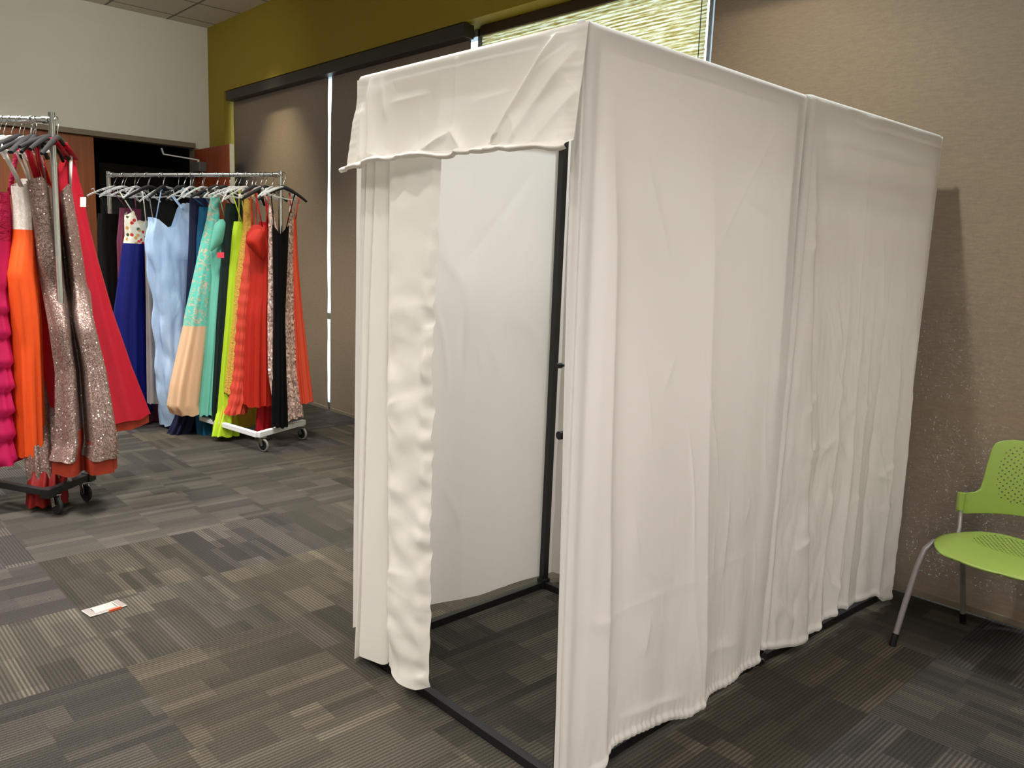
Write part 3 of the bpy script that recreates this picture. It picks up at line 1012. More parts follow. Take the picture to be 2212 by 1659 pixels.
def back_fn(u, v):
    # v 0 bottom to 1 top; the lower band reaches out sideways to the two uprights
    z = 0.515 + v * 0.335
    hw = interp([(0.0, 0.262), (0.262, 0.262), (0.272, 0.236), (0.295, 0.214), (0.34, 0.202), (0.45, 0.197), (0.86, 0.189), (0.93, 0.182), (0.97, 0.166), (1.0, 0.132)], v)
    s = u * 2 - 1
    x = s * hw
    bow = 0.115 * (s * hw / 0.262) ** 2                # wraps forward at the sides
    zz = z
    if v < 0.25:                                        # arched lower edge
        zz = z + (0.25 - v) / 0.25 * 0.028 * (1 - min(1, abs(x) / 0.235) ** 2)
    y = 0.235 - bow + 0.05 * (v - 0.3) * v
    if v > 0.9:
        zz -= (v - 0.9) / 0.1 * 0.004 * abs(s)
    return V3((x, y, zz)), (x, (v) * 0.335 + 0.03)


plate('backrest', back_fn, 48, 110, M_back, ch, 0.008, None)
for s in (-1, 1):
    b = MB()
    pts = [(s * 0.205, -0.055, 0.432), (s * 0.235, -0.105, 0.436), (s * 0.252, -0.135, 0.405), (s * 0.262, -0.165, 0.33), (s * 0.272, -0.205, 0.18), (s * 0.28, -0.238, 0.045)]
    b.tube(pts, 0.0115, 12)
    lg = b.build('leg', M_greytube, ch)
    b = MB(); b.tube([(s * 0.2795, -0.236, 0.052), (s * 0.2825, -0.247, 0.0)], 0.0135, 12); b.build('foot_cap', M_blackplastic, lg)
    b = MB()
    b.tube([(s * 0.205, -0.055, 0.432), (s * 0.215, 0.06, 0.43), (s * 0.222, 0.12, 0.40), (s * 0.226, 0.18, 0.20), (s * 0.228, 0.225, 0.045)], 0.0115, 12)
    lg = b.build('leg', M_greytube, ch)
    b = MB(); b.tube([(s * 0.228, 0.223, 0.052), (s * 0.2285, 0.238, 0.0)], 0.0135, 12); b.build('foot_cap', M_blackplastic, lg)
    b = MB(); b.tube([(s * 0.215, 0.05, 0.43), (s * 0.236, 0.105, 0.46), (s * 0.250, 0.128, 0.53), (s * 0.252, 0.130, 0.575)], 0.009, 10)
    b.build('back_upright', M_greytube, ch)
    b = MB(); b.tube([(s * 0.254, 0.1265, 0.53), (s * 0.254, 0.1265, 0.603)], [0.016, 0.0165], 14); b.build('upright_sleeve', M_green, ch)
b = MB(); b.tube([(-0.205, -0.05, 0.432), (0.205, -0.05, 0.432)], 0.01, 10); b.tube([(-0.215, 0.06, 0.428), (0.215, 0.06, 0.428)], 0.01, 10)
b.build('seat_support', M_greytube, ch)


# ------------------------------------------------------------------ clothes racks
def rack(name, P, bdir, L, zbar, ztop, label, mat_base, rail_z, half=0.28, wheel=M_rubber, corner=False):
    bd = V3((bdir[0], bdir[1], 0)).normalized(); pe = V3((-bd.y, bd.x, 0))
    if pe.y < 0: pe = -pe
    P = V3((P[0], P[1], 0)); Q = P + bd * L
    root = empty(name, (P + Q) / 2, label, 'clothes rack', 'rolling dress racks')
    zz = V3((0, 0, 1))
    for E in (P, Q):
        b = MB(); b.tube([E + zz * rail_z, E + zz * ztop], 0.0165, 14); b.tube([E + zz * (ztop - 0.27), E + zz * (ztop - 0.26)], 0.019, 14)
        po = in_parent(b.build('post', M_chrome), root)
    b = MB(); b.tube([P + zz * zbar, Q + zz * zbar], 0.0155, 14)
    b.tube([P + zz * zbar + bd * 0.0, P + zz * zbar + bd * 0.05], 0.021, 14); b.tube([Q + zz * zbar - bd * 0.05, Q + zz * zbar], 0.021, 14)
    in_parent(b.build('hanging_bar', M_chrome), root)
    for E in (P, Q):
        b = MB(); b.bar(E - pe * half + zz * (rail_z - 0.02), E + pe * half + zz * (rail_z - 0.02), 0.04, 0.04, (0, 0, 1), 0.003)
        in_parent(b.build('end_rail', mat_base), root)
    b = MB(); b.bar(P - pe * half + zz * (rail_z - 0.02), Q + pe * half + zz * (rail_z - 0.02), 0.036, 0.036, (0, 0, 1), 0.003)
    in_parent(b.build('diagonal_rail', mat_base), root)
    for E, sg in ((P, 1), (Q, -1)):
        for s in (-1, 1):
            c = E + pe * (half - 0.045) * s + bd * 0.0
            ctop = rail_z - 0.04
            b = MB()
            b.box((-0.028, -0.028, ctop - 0.008), (0.028, 0.028, ctop), 0.002, Matrix.Translation(c))
            fwd = V3((0.9, 0.3, 0)).normalized(); sd = V3((-fwd.y, fwd.x, 0))
            r = (ctop - 0.012) / 2 * 0.98
            w = c + fwd * 0.018
            for k in (-1, 1):
                b.bar(c + sd * 0.019 * k + zz * (ctop - 0.008), w + sd * 0.019 * k + zz * r, 0.003, 0.026, tuple(fwd))
            b.tube([w - sd * 0.024 + zz * r, w + sd * 0.024 + zz * r], 0.006, 8)
            ca = in_parent(b.build('caster', M_steel), root)
            b = MB()
            pts = [w + zz * r + (fwd * math.cos(a) + zz * math.sin(a)) * (r - 0.009) for a in [2 * PI * i / 28 for i in range(28)]]
            b.tube(pts, 0.0095, 10, closed=True)
            wh = in_parent(b.build('tyre', wheel), root)
            b = MB(); b.tube([w - sd * 0.009 + zz * r, w + sd * 0.009 + zz * r], r - 0.012, 24)
            hb = in_parent(b.build('wheel_hub', M_blackplastic), root)
            for o in (wh, hb):
                o.parent = ca; o.matrix_parent_inverse = Matrix.Identity(4)
                # caster mesh is in world coordinates under root, so the child keeps the same local frame
    if corner:
        for E in (P,):
            for s in (-1, 1):
                b = MB(); b.bar(E + pe * (half - 0.03) * s + zz * (rail_z - 0.02), E + pe * (half + 0.035) * s + zz * (rail_z - 0.02), 0.055, 0.055, (0, 0, 1), 0.006)
                in_parent(b.build('corner_cap', M_blackplastic), root)
    return dict(P=P, Q=Q, bd=bd, pe=pe, L=L, zbar=zbar)


RK2 = rack('garment_rack', (-4.235, 1.32), (-0.907, -0.42), 1.72, 2.055, 2.085, 'silver rolling dress rack on a white base near the open door', M_whitepaint, 0.155)
RK1 = rack('garment_rack', (-3.52, -0.36), (-0.77, -0.64), 1.55, 2.145, 2.183, 'rolling dress rack on a dark base cut by the left edge', M_black, 0.155, 0.17, M_rubber_d, True)


def hanger_mesh(kind):
    """hook at the origin (bar centre), arms along x"""
    hk = MB()
    pts = []
    for i in range(15):
        a = math.radians(200 - i * 18)
        pts.append((0.026 * math.cos(a), 0, -0.004 + 0.026 * math.sin(a)))
    pts += [(0.010, 0, -0.045), (0.0, 0, -0.062), (0, 0, -0.085)]
    hk.tube(pts, 0.0025, 6)
    ar = MB()
    r0 = 0.0095 if kind == 'black' else 0.0062
    n = 17
    top, rad = [], []
    for i in range(n):
        s = i / (n - 1) * 2 - 1
        z = -0.086 - 0.095 * abs(s) ** 1.3 - 0.012 * max(0, abs(s) - 0.85)
        top.append((0.205 * s, 0.012 * (abs(s) ** 2), z)); rad.append(r0 * (1.0 + (0.7 if kind == 'black' else 0.2) * (1 - abs(s))))
    ar.tube(top, rad, 8)
    if kind == 'clear':
        for s in (-1, 1):
            ar.tube([(s * 0.15, 0.008, -0.142), (s * 0.155, 0.01, -0.118), (s * 0.172, 0.01, -0.128)], 0.004, 6)
        ar.tube([(-0.17, 0.008, -0.152), (-0.09, 0, -0.165), (0.09, 0, -0.165), (0.17, 0.008, -0.152)], 0.004, 6)
    return hk, ar


HPROTO = {}
for kind, mt in (('black', M_velvet), ('clear', M_clear)):
    hk, ar = hanger_mesh(kind)
    h = hk.build('hook', M_steel); a = ar.build('hanger_arms', mt)
    HPROTO[kind] = (h.data, a.data)
    bpy.data.objects.remove(h); bpy.data.objects.remove(a)


def hanger(rk, p, kind, label, group, yaw=0.0, tilt=0.0):
    ang = math.atan2(rk['pe'].y, rk['pe'].x) + yaw
    e = empty('coat_hanger', p, label, 'hanger', group, ang)
    e.rotation_euler = (0, tilt, ang)
    for nm, me in (('hook', HPROTO[kind][0]), ('hanger_arms', HPROTO[kind][1])):
        o = bpy.data.objects.new(nm, me); C.objects.link(o); o.parent = e
    return e


def loft(name, cols, rows, mat, parent_root, nt, closed_bottom=False):
    """rows: list of lists of points around"""
    vs = [p for r in rows for p in r]
    fs = []
    for j in range(len(rows) - 1):
        for k in range(nt):
            fs.append((j * nt + k, j * nt + (k + 1) % nt, (j + 1) * nt + (k + 1) % nt, (j + 1) * nt + k))
    return in_parent(mesh_obj(name, vs, fs, mat), parent_root)


def gown(rk, hx, rows, mat, label, group, split=None, mat_top=None, neck=None, straps=(), hang='black', pleats=9, amp=0.10, amp_top=0.02,
         hd=(0.05, 0.09), hwmin=0.0, tiers=0, groove=None, lump=0.0, lining=None, strap_mat=None, seed=0, hl=None, yaw=0.0, depth=0.0, flap=None, tiers_from=0.0, nt=84, puff=0.0, tagp=None, swirl=0.0):
    rnd = random.Random(seed * 13 + int(hx))
    yaw = yaw or rnd.uniform(-0.38, 0.38)
    # where the hanger sits on the bar: the pixel column hx on the vertical plane of the bar
    n_bar = rk['pe']
    d = ray(hx, 380); d = V3((d.x, d.y, 0)); o2 = V3((CAM.x, CAM.y, 0))
    # intersect the viewing direction with the bar line in plan
    P, bd = rk['P'], rk['bd']
    den = d.x * bd.y - d.y * bd.x
    w = P - o2
    t_bar = -((w.x * d.y - w.y * d.x) / (bd.x * d.y - bd.y * d.x))
    t_bar = max(-0.03, min(rk['L'] - 0.05, t_bar))
    B = P + bd * t_bar
    view = (B - o2).normalized(); rt = V3((view.y, -view.x, 0))
    pw, pb = rk['pe'], rk['bd']
    cw, cb = abs(pw.dot(rt)), abs(pb.dot(rt))
    sgn = 1 if pw.dot(rt) > 0 else -1
    dtab = depth if isinstance(depth, list) else [(0, depth)]
    B0 = B + view * dtab[0][1]
    root = empty('evening_gown', (B.x, B.y, 0), label, 'dress', group)
    y0, y1 = rows[0][0], rows[-1][0]
    Lt = [(r[0], r[1]) for r in rows]; Rt = [(r[0], r[2]) for r in rows]
    ph = rnd.random() * 6.28; ph2 = rnd.random() * 6.28

    def section(y, th, top=False, q=None):
        """a point of the gown at image height y, plan angle th; q = 0..1 down the whole length"""
        if q is None:
            q = (y - y0) / (y1 - y0)
        q = min(1.2, max(0.0, q))
        Bd = B + view * (sinterp(dtab, y))
        a = on_plane(interp(Lt, y), y, Bd, view); c = on_plane(interp(Rt, y), y, Bd, view)
        half = (c - a).length / 2
        ctr = (a + c) / 2
        hdq = hd[0] + (hd[1] - hd[0]) * q
        hdq = min(hdq, 0.9 * half / max(cb, 1e-3))
        hw = math.sqrt(max(0, half ** 2 - (hdq * cb) ** 2)) / cw
        if hw < hwmin:
            nh = math.sqrt((hwmin * cw) ** 2 + (hdq * cb) ** 2)
            ctr = ctr + rt * (nh - half); hw = hwmin; half = nh
        A = amp_top + (amp - amp_top) * smooth(0.15, 0.9, q)
        m = 1 + A * (math.cos(pleats * th + ph + 0.6 * math.sin(2 * th + ph2)) + 0.45 * math.cos((pleats * 1.7 // 1) * th + ph2 + q * 1.5))
        if tiers and q > tiers_from:
            f = (q - tiers_from) / (1 - tiers_from) * tiers
            m *= 0.90 + 0.19 * (f - math.floor(f)) + 0.03 * math.sin(th * 21 + math.floor(f) * 2)
        if puff:
            m *= 1 + puff * math.sin(PI * min(1, q * 2.2)) * 0.5
        off = pw * (hw * math.cos(th) * m) + pb * (hdq * math.sin(th) * m)
        if lump:
            k = nz(math.cos(th) * 2.2 + seed, math.sin(th) * 2.2, ctr.z * 3.2) + 0.5 * nz(math.cos(th) * 4, math.sin(th) * 4 + seed, ctr.z * 7)
            off *= 1 + lump * k
        if swirl:
            wv = math.sin(2 * th - ctr.z * 7.5 + 1.3 * nz(ctr.z * 2, seed)) + 0.6 * math.sin(5 * th + ctr.z * 11 + 2 * nz(ctr.z * 3, th))
            off *= 1 + swirl * (abs(wv) - 0.6)
        if groove:
            sx = off.dot(rt) / max(half, 1e-3)
            s0 = interp(groove, y)
            if off.dot(view) < 0:
                off += view * (0.17 * math.exp(-((sx - s0) / 0.16) ** 2)) * smooth(y0 - 1, y0 + 40, y)
        return ctr + off

    NTH = nt
    ths = [2 * PI * k / NTH for k in range(NTH)]

    def sx_of(th):
        v = pw * math.cos(th) * 0.16 + pb * math.sin(th) * 0.05
        return max(-1, min(1, v.dot(rt) / (0.16 * cw + 0.001)))
    ys = split if split else y0 + (y1 - y0) * 0.22
    # bodice
    rb = []
    nb = 16
    for j in range(nb + 1):
        r = []
        for th in ths:
            yt = y0 + (interp(neck, sx_of(th)) if neck else 0)
            y = yt + (ys + 3 - yt) * j / nb
            p = section(y, th)
            r.append(p)
        rb.append(r)
    loft('bodice', None, rb, mat_top or mat, root, NTH)
    # skirt
    rs = []
    ns = 46
    hemw = rnd.random() * 6
    for j in range(ns + 1):
        r = []
        for th in ths:
            y = ys + (y1 - ys) * j / ns
            if j == ns:
                y += 1.6 * math.sin(pleats * th + hemw) + 1.2 * math.sin(3 * th + hemw)
            p = section(y, th)
            if mat_top:
                p = p + (p - section(y, th + PI)) * 0.006
            r.append(p)
        rs.append(r)
    loft('skirt', None, rs, mat, root, NTH)
    if lining:
        rl = []
        for j in range(9):
            y = y1 - 60 + (60 + lining[0]) * j / 8
            r = []
            for th in ths:
                p = section(min(y, y1), th); ce = (p + section(min(y, y1), th + PI)) / 2
                p = ce + (p - ce) * 0.93
                # carry on straight down below the outer hem
                if y > y1:
                    p = p + V3((0, 0, -1)) * ((y - y1) / FPX * (B0 - CAM).length)
                r.append(p)
            rl.append(r)
        loft('lining', None, rl, lining[1], root, NTH)
    hz = rk['zbar']
    kind = hang
    hp = V3((B.x, B.y, hz - 0.004))
    hl and hanger(rk, hp, kind, hl, 'hangers on the dress racks', yaw, rnd.uniform(-0.08, 0.08))
    # straps run from the neckline up to the hanger arms
    for (sx, tx, w) in straps:
        # nearest th giving that sx on the camera side
        best = min(ths, key=lambda th: abs(sx_of(th) - sx) + (0 if (pw * math.cos(th) * 0.16 + pb * math.sin(th) * 0.05).dot(view) < 0 else 0.5))
        yt = y0 + (interp(neck, sx_of(best)) if neck else 0)
        p0 = section(yt + 4, best)
        ang = yaw
        arm = pw * math.cos(yaw) + pb * math.sin(yaw) * (1 if pw.cross(pb).z > 0 else -1)
        p1 = hp + arm * tx * 0.205 + V3((0, 0, -0.081 - 0.095 * abs(tx) ** 1.3))
        b = MB()
        pts = [p0, p0.lerp(p1, 0.5) + view * -0.004, p1, p1 + V3((0, 0, 0.006)) + view * 0.012, p1 + view * 0.02 + V3((0, 0, -0.03))]
        vs, fs = [], []
        for i, p in enumerate(pts):
            vs += [p - rt * w, p + rt * w]
        for i in range(len(pts) - 1):
            fs.append((2 * i, 2 * i + 1, 2 * i + 3, 2 * i + 2))
        st = mesh_obj('strap', vs, fs, strap_mat or mat_top or mat)
        md = st.modifiers.new('thick', 'SOLIDIFY'); md.thickness = 0.002
        in_parent(st, root)
    if flap:
        pl = B0 - view * flap[1]
        q = [on_plane(x, y, pl + view * dz, view) for x, y, dz in flap[0]]
        ce = sum(q, V3()) / len(q) - view * flap[2]
        mids = [(p + q[(i + 1) % len(q)]) / 2 for i, p in enumerate(q)]
        ring = [v for pr in zip(q, mids) for v in pr]
        inner = [ce + (p - ce) * 0.5 - view * flap[2] * 0.3 for p in ring]
        n = len(ring)
        fo_ = mesh_obj('folded_bodice', ring + inner + [ce], [(i, (i + 1) % n, n + (i + 1) % n, n + i) for i in range(n)] + [(n + i, n + (i + 1) % n, 2 * n) for i in range(n)], flap[3] if len(flap) > 3 else (mat_top or mat))
        md = fo_.modifiers.new('thick', 'SOLIDIFY'); md.thickness = 0.004
        md = fo_.modifiers.new('soft', 'SUBSURF'); md.levels = 2; md.render_levels = 2
        in_parent(fo_, root)
    if tagp:
        (tx0, ty0, tx1, ty1) = tagp[:4]
        pl = B0 - view * 0.16
        q = [on_plane(x, y, pl, view) for x, y in ((tx0, ty0), (tx1, ty0), (tx1, ty1), (tx0, ty1))]
        vs = q + [p + view * 0.001 for p in q]
        b = MB(); b.add(vs, [(0, 1, 2, 3), (7, 6, 5, 4), (0, 4, 5, 1), (1, 5, 6, 2), (2, 6, 7, 3), (3, 7, 4, 0)])
        in_parent(b.build('price_tag', tagp[4] if len(tagp) > 4 else M_tagp), root)
    return root


def cl(name, col, **k):
    k.setdefault('transl', 0.12); k.setdefault('bump', 0.25); k.setdefault('rough', 0.65)
    return mat_cloth(name, col, **k)


G2 = 'gowns on the white based rack'
G1 = 'gowns on the rack at the left edge'
m_blacklace = mat_lace('black_lace', (5, 5, 5), (15, 13, 12), 60)
m_plum = cl('plum_satin', (112, 50, 74))
m_royal = cl('royal_blue_satin', (14, 21, 104), rough=0.5)
m_beads = mat_beaded()
m_greyl = cl('grey_silver_satin', (150, 140, 138))
m_lblue = cl('pale_blue_tulle', (206, 230, 255), col2=(192, 220, 255), transl=0.35, bump=0.5, stretch=(16, 16, 8), rough=0.5)
m_navy = cl('navy_satin', (20, 26, 58))
m_teal = cl('teal_blue_satin', (16, 84, 120))
m_aqua = mat_lace('aqua_lace', (206, 186, 160), (96, 196, 180), 24, 0.46)
m_peach = cl('peach_tulle', (246, 202, 164), transl=0.25)
m_mint = cl('mint_chiffon', (116, 202, 180), transl=0.2)
m_dgreen = cl('dark_green_satin', (16, 34, 28))
m_lime = cl('lime_chiffon', (188, 222, 46), transl=0.2)
m_gold = cl('gold_lace_cloth', (208, 164, 72), bump=0.5, stretch=(60, 60, 60))
m_yell = cl('yellow_green_chiffon', (205, 190, 66), transl=0.2)
m_coral = cl('coral_chiffon', (216, 76, 58), transl=0.2)
m_redor = cl('red_orange_chiffon', (184, 38, 22), transl=0.15)
m_crim = cl('crimson_satin', (206, 30, 48), rough=0.45)
m_crim2 = cl('raspberry_crimson_satin', (178, 25, 46), rough=0.42)
m_gray2 = mat_sequin('rose_gold_sequins', (232, 196, 184), 70, 0.3, 0.12, 0.4, 0.28)
m_blk = cl('black_crepe', (8, 8, 10), transl=0.0, spec=0.1)
m_cor2 = cl('pale_coral_chiffon', (226, 82, 54), transl=0.2)
m_hot = cl('hot_pink_organza', (204, 30, 92), transl=0.2)
m_magd = cl('magenta_ruched_satin', (186, 26, 74), bump=1.0, stretch=(30, 30, 40))
m_org = cl('orange_satin', (255, 96, 40), rough=0.42)
m_ivory = mat_lace('ivory_beaded_lace', (232, 216, 206), (246, 240, 234), 60)
m_seq = mat_sequin('mauve_sequins', (136, 112, 104), 200, 0.30, 0.30, 0.38, 0.72, 0.84)
m_lin = cl('rust_orange_lining', (148, 50, 30), transl=0.0)
m_clearstrap = mat_plain('clear_strap', (222, 218, 214), 0.3)

sweet = [(-1, 8), (-0.55, -4), (-0.1, 22), (0.0, 24), (0.15, 20), (0.6, 0), (1, 8)]

# ---- rack with the white base, right end towards the camera
gown(RK2, 246, [(462, 212, 250), (500, 209, 256), (600, 212, 262), (740, 220, 285), (885, 232, 305)], m_blacklace, 'black lace gown at the far left end of the white based rack', G2,
     straps=((-0.5, -0.55, 0.004), (0.5, 0.4, 0.004)), hang='clear', hl='clear hanger holding the black lace gown', seed=1, hwmin=0.12)
gown(RK2, 268, [(450, 258, 284), (480, 256, 286), (520, 252, 290), (700, 258, 305), (910, 268, 345)], m_plum, 'plum satin gown squeezed beside the black lace gown', G2,
     straps=((-0.4, -0.5, 0.004), (0.4, 0.4, 0.004)), hang='clear', hl='clear hanger holding the plum gown', seed=2, hwmin=0.10)
gown(RK2, 296, [(456, 269, 319), (480, 268, 321), (510, 269, 321), (535, 264, 320), (680, 245, 322), (800, 239, 326), (893, 235, 329)], m_royal,
     'royal blue gown with a beaded floral bodice', G2, split=526, mat_top=m_beads, neck=[(-1, 10), (-0.5, 0), (-0.05, 34), (0.1, 36), (0.5, 18), (1, 22)],
     straps=((-0.4, -0.7, 0.005), (0.6, 0.2, 0.004)), hang='clear', hl='clear hanger holding the royal blue gown', seed=3, hd=(0.07, 0.14), amp=0.07)
gown(RK2, 318, [(520, 312, 334), (620, 315, 336), (760, 318, 338), (868, 320, 342)], m_greyl, 'silver grey gown showing as a thin strip beside the royal blue gown', G2,
     straps=((0.0, 0.0, 0.004),), hang='clear', hl='clear hanger holding the silver grey gown', seed=4, hwmin=0.10)
gown(RK2, 352, [(462, 322, 410), (500, 319, 413), (540, 319, 413), (600, 322, 412), (665, 329, 408), (760, 336, 404), (839, 338, 404), (918, 349, 404)], m_lblue,
     'pale blue tulle gown with one raised shoulder', G2, split=560, neck=[(-1, 10), (-0.6, 14), (-0.15, 32), (0.2, 26), (0.55, -16), (0.75, -27), (1, -26)],
     straps=((-0.6, -0.1, 0.004), (0.8, 0.6, 0.012)), hang='black', hl='black velvet hanger holding the pale blue tulle gown', seed=5, hd=(0.09, 0.13), lump=0.12, swirl=0.10, amp=0.10, pleats=7, nt=140)
gown(RK2, 398, [(425, 410, 434), (520, 408, 434), (640, 403, 432), (800, 398, 432), (900, 380, 436), (934, 364, 428)], m_navy, 'navy gown between the pale blue and the aqua lace gowns', G2,
     straps=((-0.3, -0.4, 0.008), (0.4, 0.4, 0.008)), hang='black', hl='black velvet hanger holding the navy gown', seed=6, hwmin=0.08)
gown(RK2, 414, [(448, 430, 454), (520, 424, 456), (700, 420, 460), (850, 420, 470), (944, 428, 492)], m_teal, 'teal blue gown behind the aqua lace gown', G2,
     straps=((-0.3, -0.4, 0.006), (0.4, 0.4, 0.006)), hang='clear', hl='clear hanger holding the teal gown', seed=7, hwmin=0.08)
gown(RK2, 436, [(424, 455, 474), (488, 441, 474), (556, 427, 472), (680, 400, 462), (705, 397, 462), (826, 371, 456), (872, 364, 452), (891, 372, 448)], m_peach,
     'aqua lace gown with a peach tulle skirt', G2, split=702, mat_top=m_aqua, straps=((-0.2, -0.4, 0.006), (0.6, 0.3, 0.006)), hang='clear', hl='clear hanger holding the aqua lace gown', seed=8, hd=(0.06, 0.12), amp=0.06)
gown(RK2, 470, [(474, 472, 488), (500, 462, 489), (545, 453, 486), (600, 457, 483), (680, 448, 478), (790, 438, 470), (896, 425, 464)], m_mint,
     'mint chiffon gown with a folded bodice and pink tag', G2, straps=((0.4, -0.1, 0.004),), hang='clear', hl='clear hanger holding the mint gown', seed=9, amp=0.08, flap=([(462, 483, 0), (481, 471, 0), (489, 482, 0), (484, 522, 0.02), (470, 534, 0), (451, 547, 0)], 0.10, 0.03),
     tagp=(469, 545, 484, 557, mat_plain('pink_paper_tag', (236, 60, 84), 0.7)))
gown(RK2, 484, [(440, 487, 508), (556, 478, 506), (680, 470, 504), (800, 464, 492), (906, 458, 480)], m_dgreen, 'dark green gown between the mint and the lime gowns', G2,
     straps=((-0.3, -0.3, 0.006), (0.4, 0.4, 0.006)), hang='black', hl='black velvet hanger holding the dark green gown', seed=10, hwmin=0.08)
gown(RK2, 508, [(479, 505, 532), (504, 501, 532), (540, 497, 524), (574, 494, 514), (680, 484, 509), (839, 471, 494), (890, 466, 508), (938, 459, 520)], m_lime,
     'bright lime chiffon gown with a ruched bodice', G2, split=572, straps=((-0.3, -0.2, 0.004), (0.5, 0.2, 0.004)), hang='clear', hl='clear hanger holding the lime gown', seed=11, amp=0.14, pleats=8)
gown(RK2, 516, [(640, 500, 520), (760, 492, 524), (860, 480, 545), (905, 473, 560), (920, 472, 562)], m_yell, 'yellow green gown showing its hem below the gold gown', G2, straps=((0, 0.0, 0.004),), hang='clear',
     hl='clear hanger holding the yellow green gown', seed=12, amp=0.10, depth=0.12)
gown(RK2, 530, [(430, 527, 546), (500, 524, 548), (600, 509, 530), (680, 504, 526), (850, 485, 508)], m_gold, 'gold lace gown between the lime and the coral gowns', G2,
     straps=((-0.3, -0.2, 0.006), (0.4, 0.4, 0.006)), hang='clear', hl='clear hanger holding the gold gown', seed=13, hd=(0.04, 0.05))
gown(RK2, 545, [(500, 532, 552), (560, 526, 552), (665, 514, 548), (800, 505, 540), (864, 496, 536), (893, 486, 530)], m_coral, 'coral gown with tiered ruffles', G2,
     straps=((-0.3, -0.2, 0.006), (0.4, 0.4, 0.006)), hang='clear', hl='clear hanger holding the coral ruffled gown', seed=14, tiers=13, tiers_from=0.12, hd=(0.05, 0.07))
gown(RK2, 572, [(480, 558, 592), (600, 566, 592), (760, 560, 592), (880, 556, 590), (930, 553, 590)], m_crim, 'crimson gown showing below the red orange gown', G2,
     straps=((0, 0.0, 0.006),), hang='black', hl='black velvet hanger holding the crimson gown', seed=16, depth=0.10, hd=(0.04, 0.06))
gown(RK2, 563, [(486, 545, 576), (510, 531, 578), (540, 538, 580), (575, 543, 581), (680, 534, 583), (800, 531, 585), (875, 530, 586)], m_redor, 'red orange chiffon gown with a folded over bodice', G2,
     split=570, straps=((-0.3, -0.3, 0.005), (0.4, 0.4, 0.005)), hang='clear', hl='clear hanger holding the red orange gown', seed=15, amp=0.14, pleats=9, hd=(0.08, 0.10), depth=-0.03, flap=([(545, 497, 0), (560, 493, 0), (573, 500, 0), (574, 545, 0.02), (568, 566, 0), (548, 545, 0), (527, 520, 0)], 0.14, 0.05))
gown(RK2, 606, [(480, 581, 637), (560, 580, 637), (680, 580, 638), (800, 583, 646), (903, 600, 655)], m_gray2, 'rose gold sequin gown wrapping behind the black gown', G2, neck=[(-1, -40), (-0.6, -10), (0, 60), (0.6, -10), (1, -34)],
     straps=((-0.8, -0.8, 0.010), (0.8, 0.6, 0.008)), hang='clear', hl='clear hanger holding the rose gold sequin gown', seed=17, hd=(0.04, 0.06), depth=0.05)
gown(RK2, 611, [(488, 588, 624), (560, 589, 621), (680, 591, 616), (800, 590, 618), (921, 588, 622)], m_blk, 'plain black gown hanging by the rack post', G2, neck=[(-1, -2), (-0.2, 16), (0.1, 18), (1, -2)],
     straps=((-0.8, -0.5, 0.004), (0.8, 0.5, 0.004)), hang='black', hl='black velvet hanger holding the plain black gown', seed=18, hd=(0.03, 0.05), depth=-0.07)
gown(RK2, 618, [(470, 620, 640), (560, 622, 644), (680, 628, 654), (800, 634, 668), (868, 640, 676)], m_cor2, 'pale coral gown at the right end of the white based rack', G2,
     straps=((-0.3, 0.3, 0.005), (0.6, 0.8, 0.005)), hang='clear', hl='clear hanger holding the pale coral gown', seed=19, depth=0.16, amp=0.12, hd=(0.03, 0.06))

# ---- rack at the left edge of the photo
gown(RK1, 14, [(415, -58, 20), (480, -66, 27), (560, -72, 24), (650, -84, 24), (800, -96, 30), (950, -110, 40), (1000, -112, 42)], m_hot, 'hot pink ruffled gown at the left edge', G1,
     split=520, mat_top=m_magd, straps=((-0.5, -0.6, 0.01), (0.6, 0.5, 0.012)), hang='clear', hl='clear hanger holding the hot pink gown', seed=21, tiers=7, tiers_from=0.35, hd=(0.10, 0.16), amp=0.08)
gown(RK1, 47, [(384, 22, 68), (430, 25, 70), (498, 27, 72), (592, 16, 82), (700, 24, 88), (850, 31, 92), (985, 37, 96)], m_org, 'orange satin gown with an ivory lace bodice', G1, split=496, mat_top=m_ivory,
     neck=[(-1, 20), (0, 12), (0.6, 0), (1, 0)], straps=((-0.6, -0.75, 0.012), (0.3, -0.35, 0.005), (0.8, -0.1, 0.006)), hang='black', strap_mat=m_clearstrap, hl='black velvet hanger holding the orange gown', seed=22,
     hd=(0.05, 0.10), amp=0.10)
gown(RK1, 70, [(395, 66, 112), (480, 68, 112), (560, 73, 112), (650, 76, 116), (800, 73, 124), (955, 70, 126)], m_crim, 'crimson pleated gown between the orange and mauve sequin gowns', G1,
     straps=((-0.5, -0.3, 0.016), (0.5, 0.2, 0.016)), hang='black', hl='black velvet hanger holding the crimson pleated gown', seed=23, hd=(0.04, 0.08), amp=0.12, pleats=6, depth=0.14)
gown(RK1, 82, [(470, 80, 120), (700, 62, 120), (900, 54, 126), (1000, 56, 130), (1056, 62, 134)], m_seq, 'mauve sequin gown with its hem dragging low near the floor', G1,
     straps=((0, 0.2, 0.006),), hang='black', hl='black velvet hanger holding the low mauve sequin gown', seed=24, depth=[(470, 0.24), (800, 0.2), (1056, 0.02)], hd=(0.05, 0.09), lining=(24, m_lin))
gown(RK1, 76, [(480, 84, 112), (800, 70, 116), (960, 70, 128), (1050, 62, 142), (1084, 60, 146)], cl('scarlet_satin', (122, 18, 16)), 'dark scarlet gown trailing lowest beneath the mauve sequin hems', G1,
     straps=((0, 0.0, 0.006),), hang='black', hl='black velvet hanger holding the dark scarlet gown', seed=27, depth=[(480, 0.26), (900, 0.2), (1060, -0.02)], hd=(0.03, 0.09), amp=0.12)
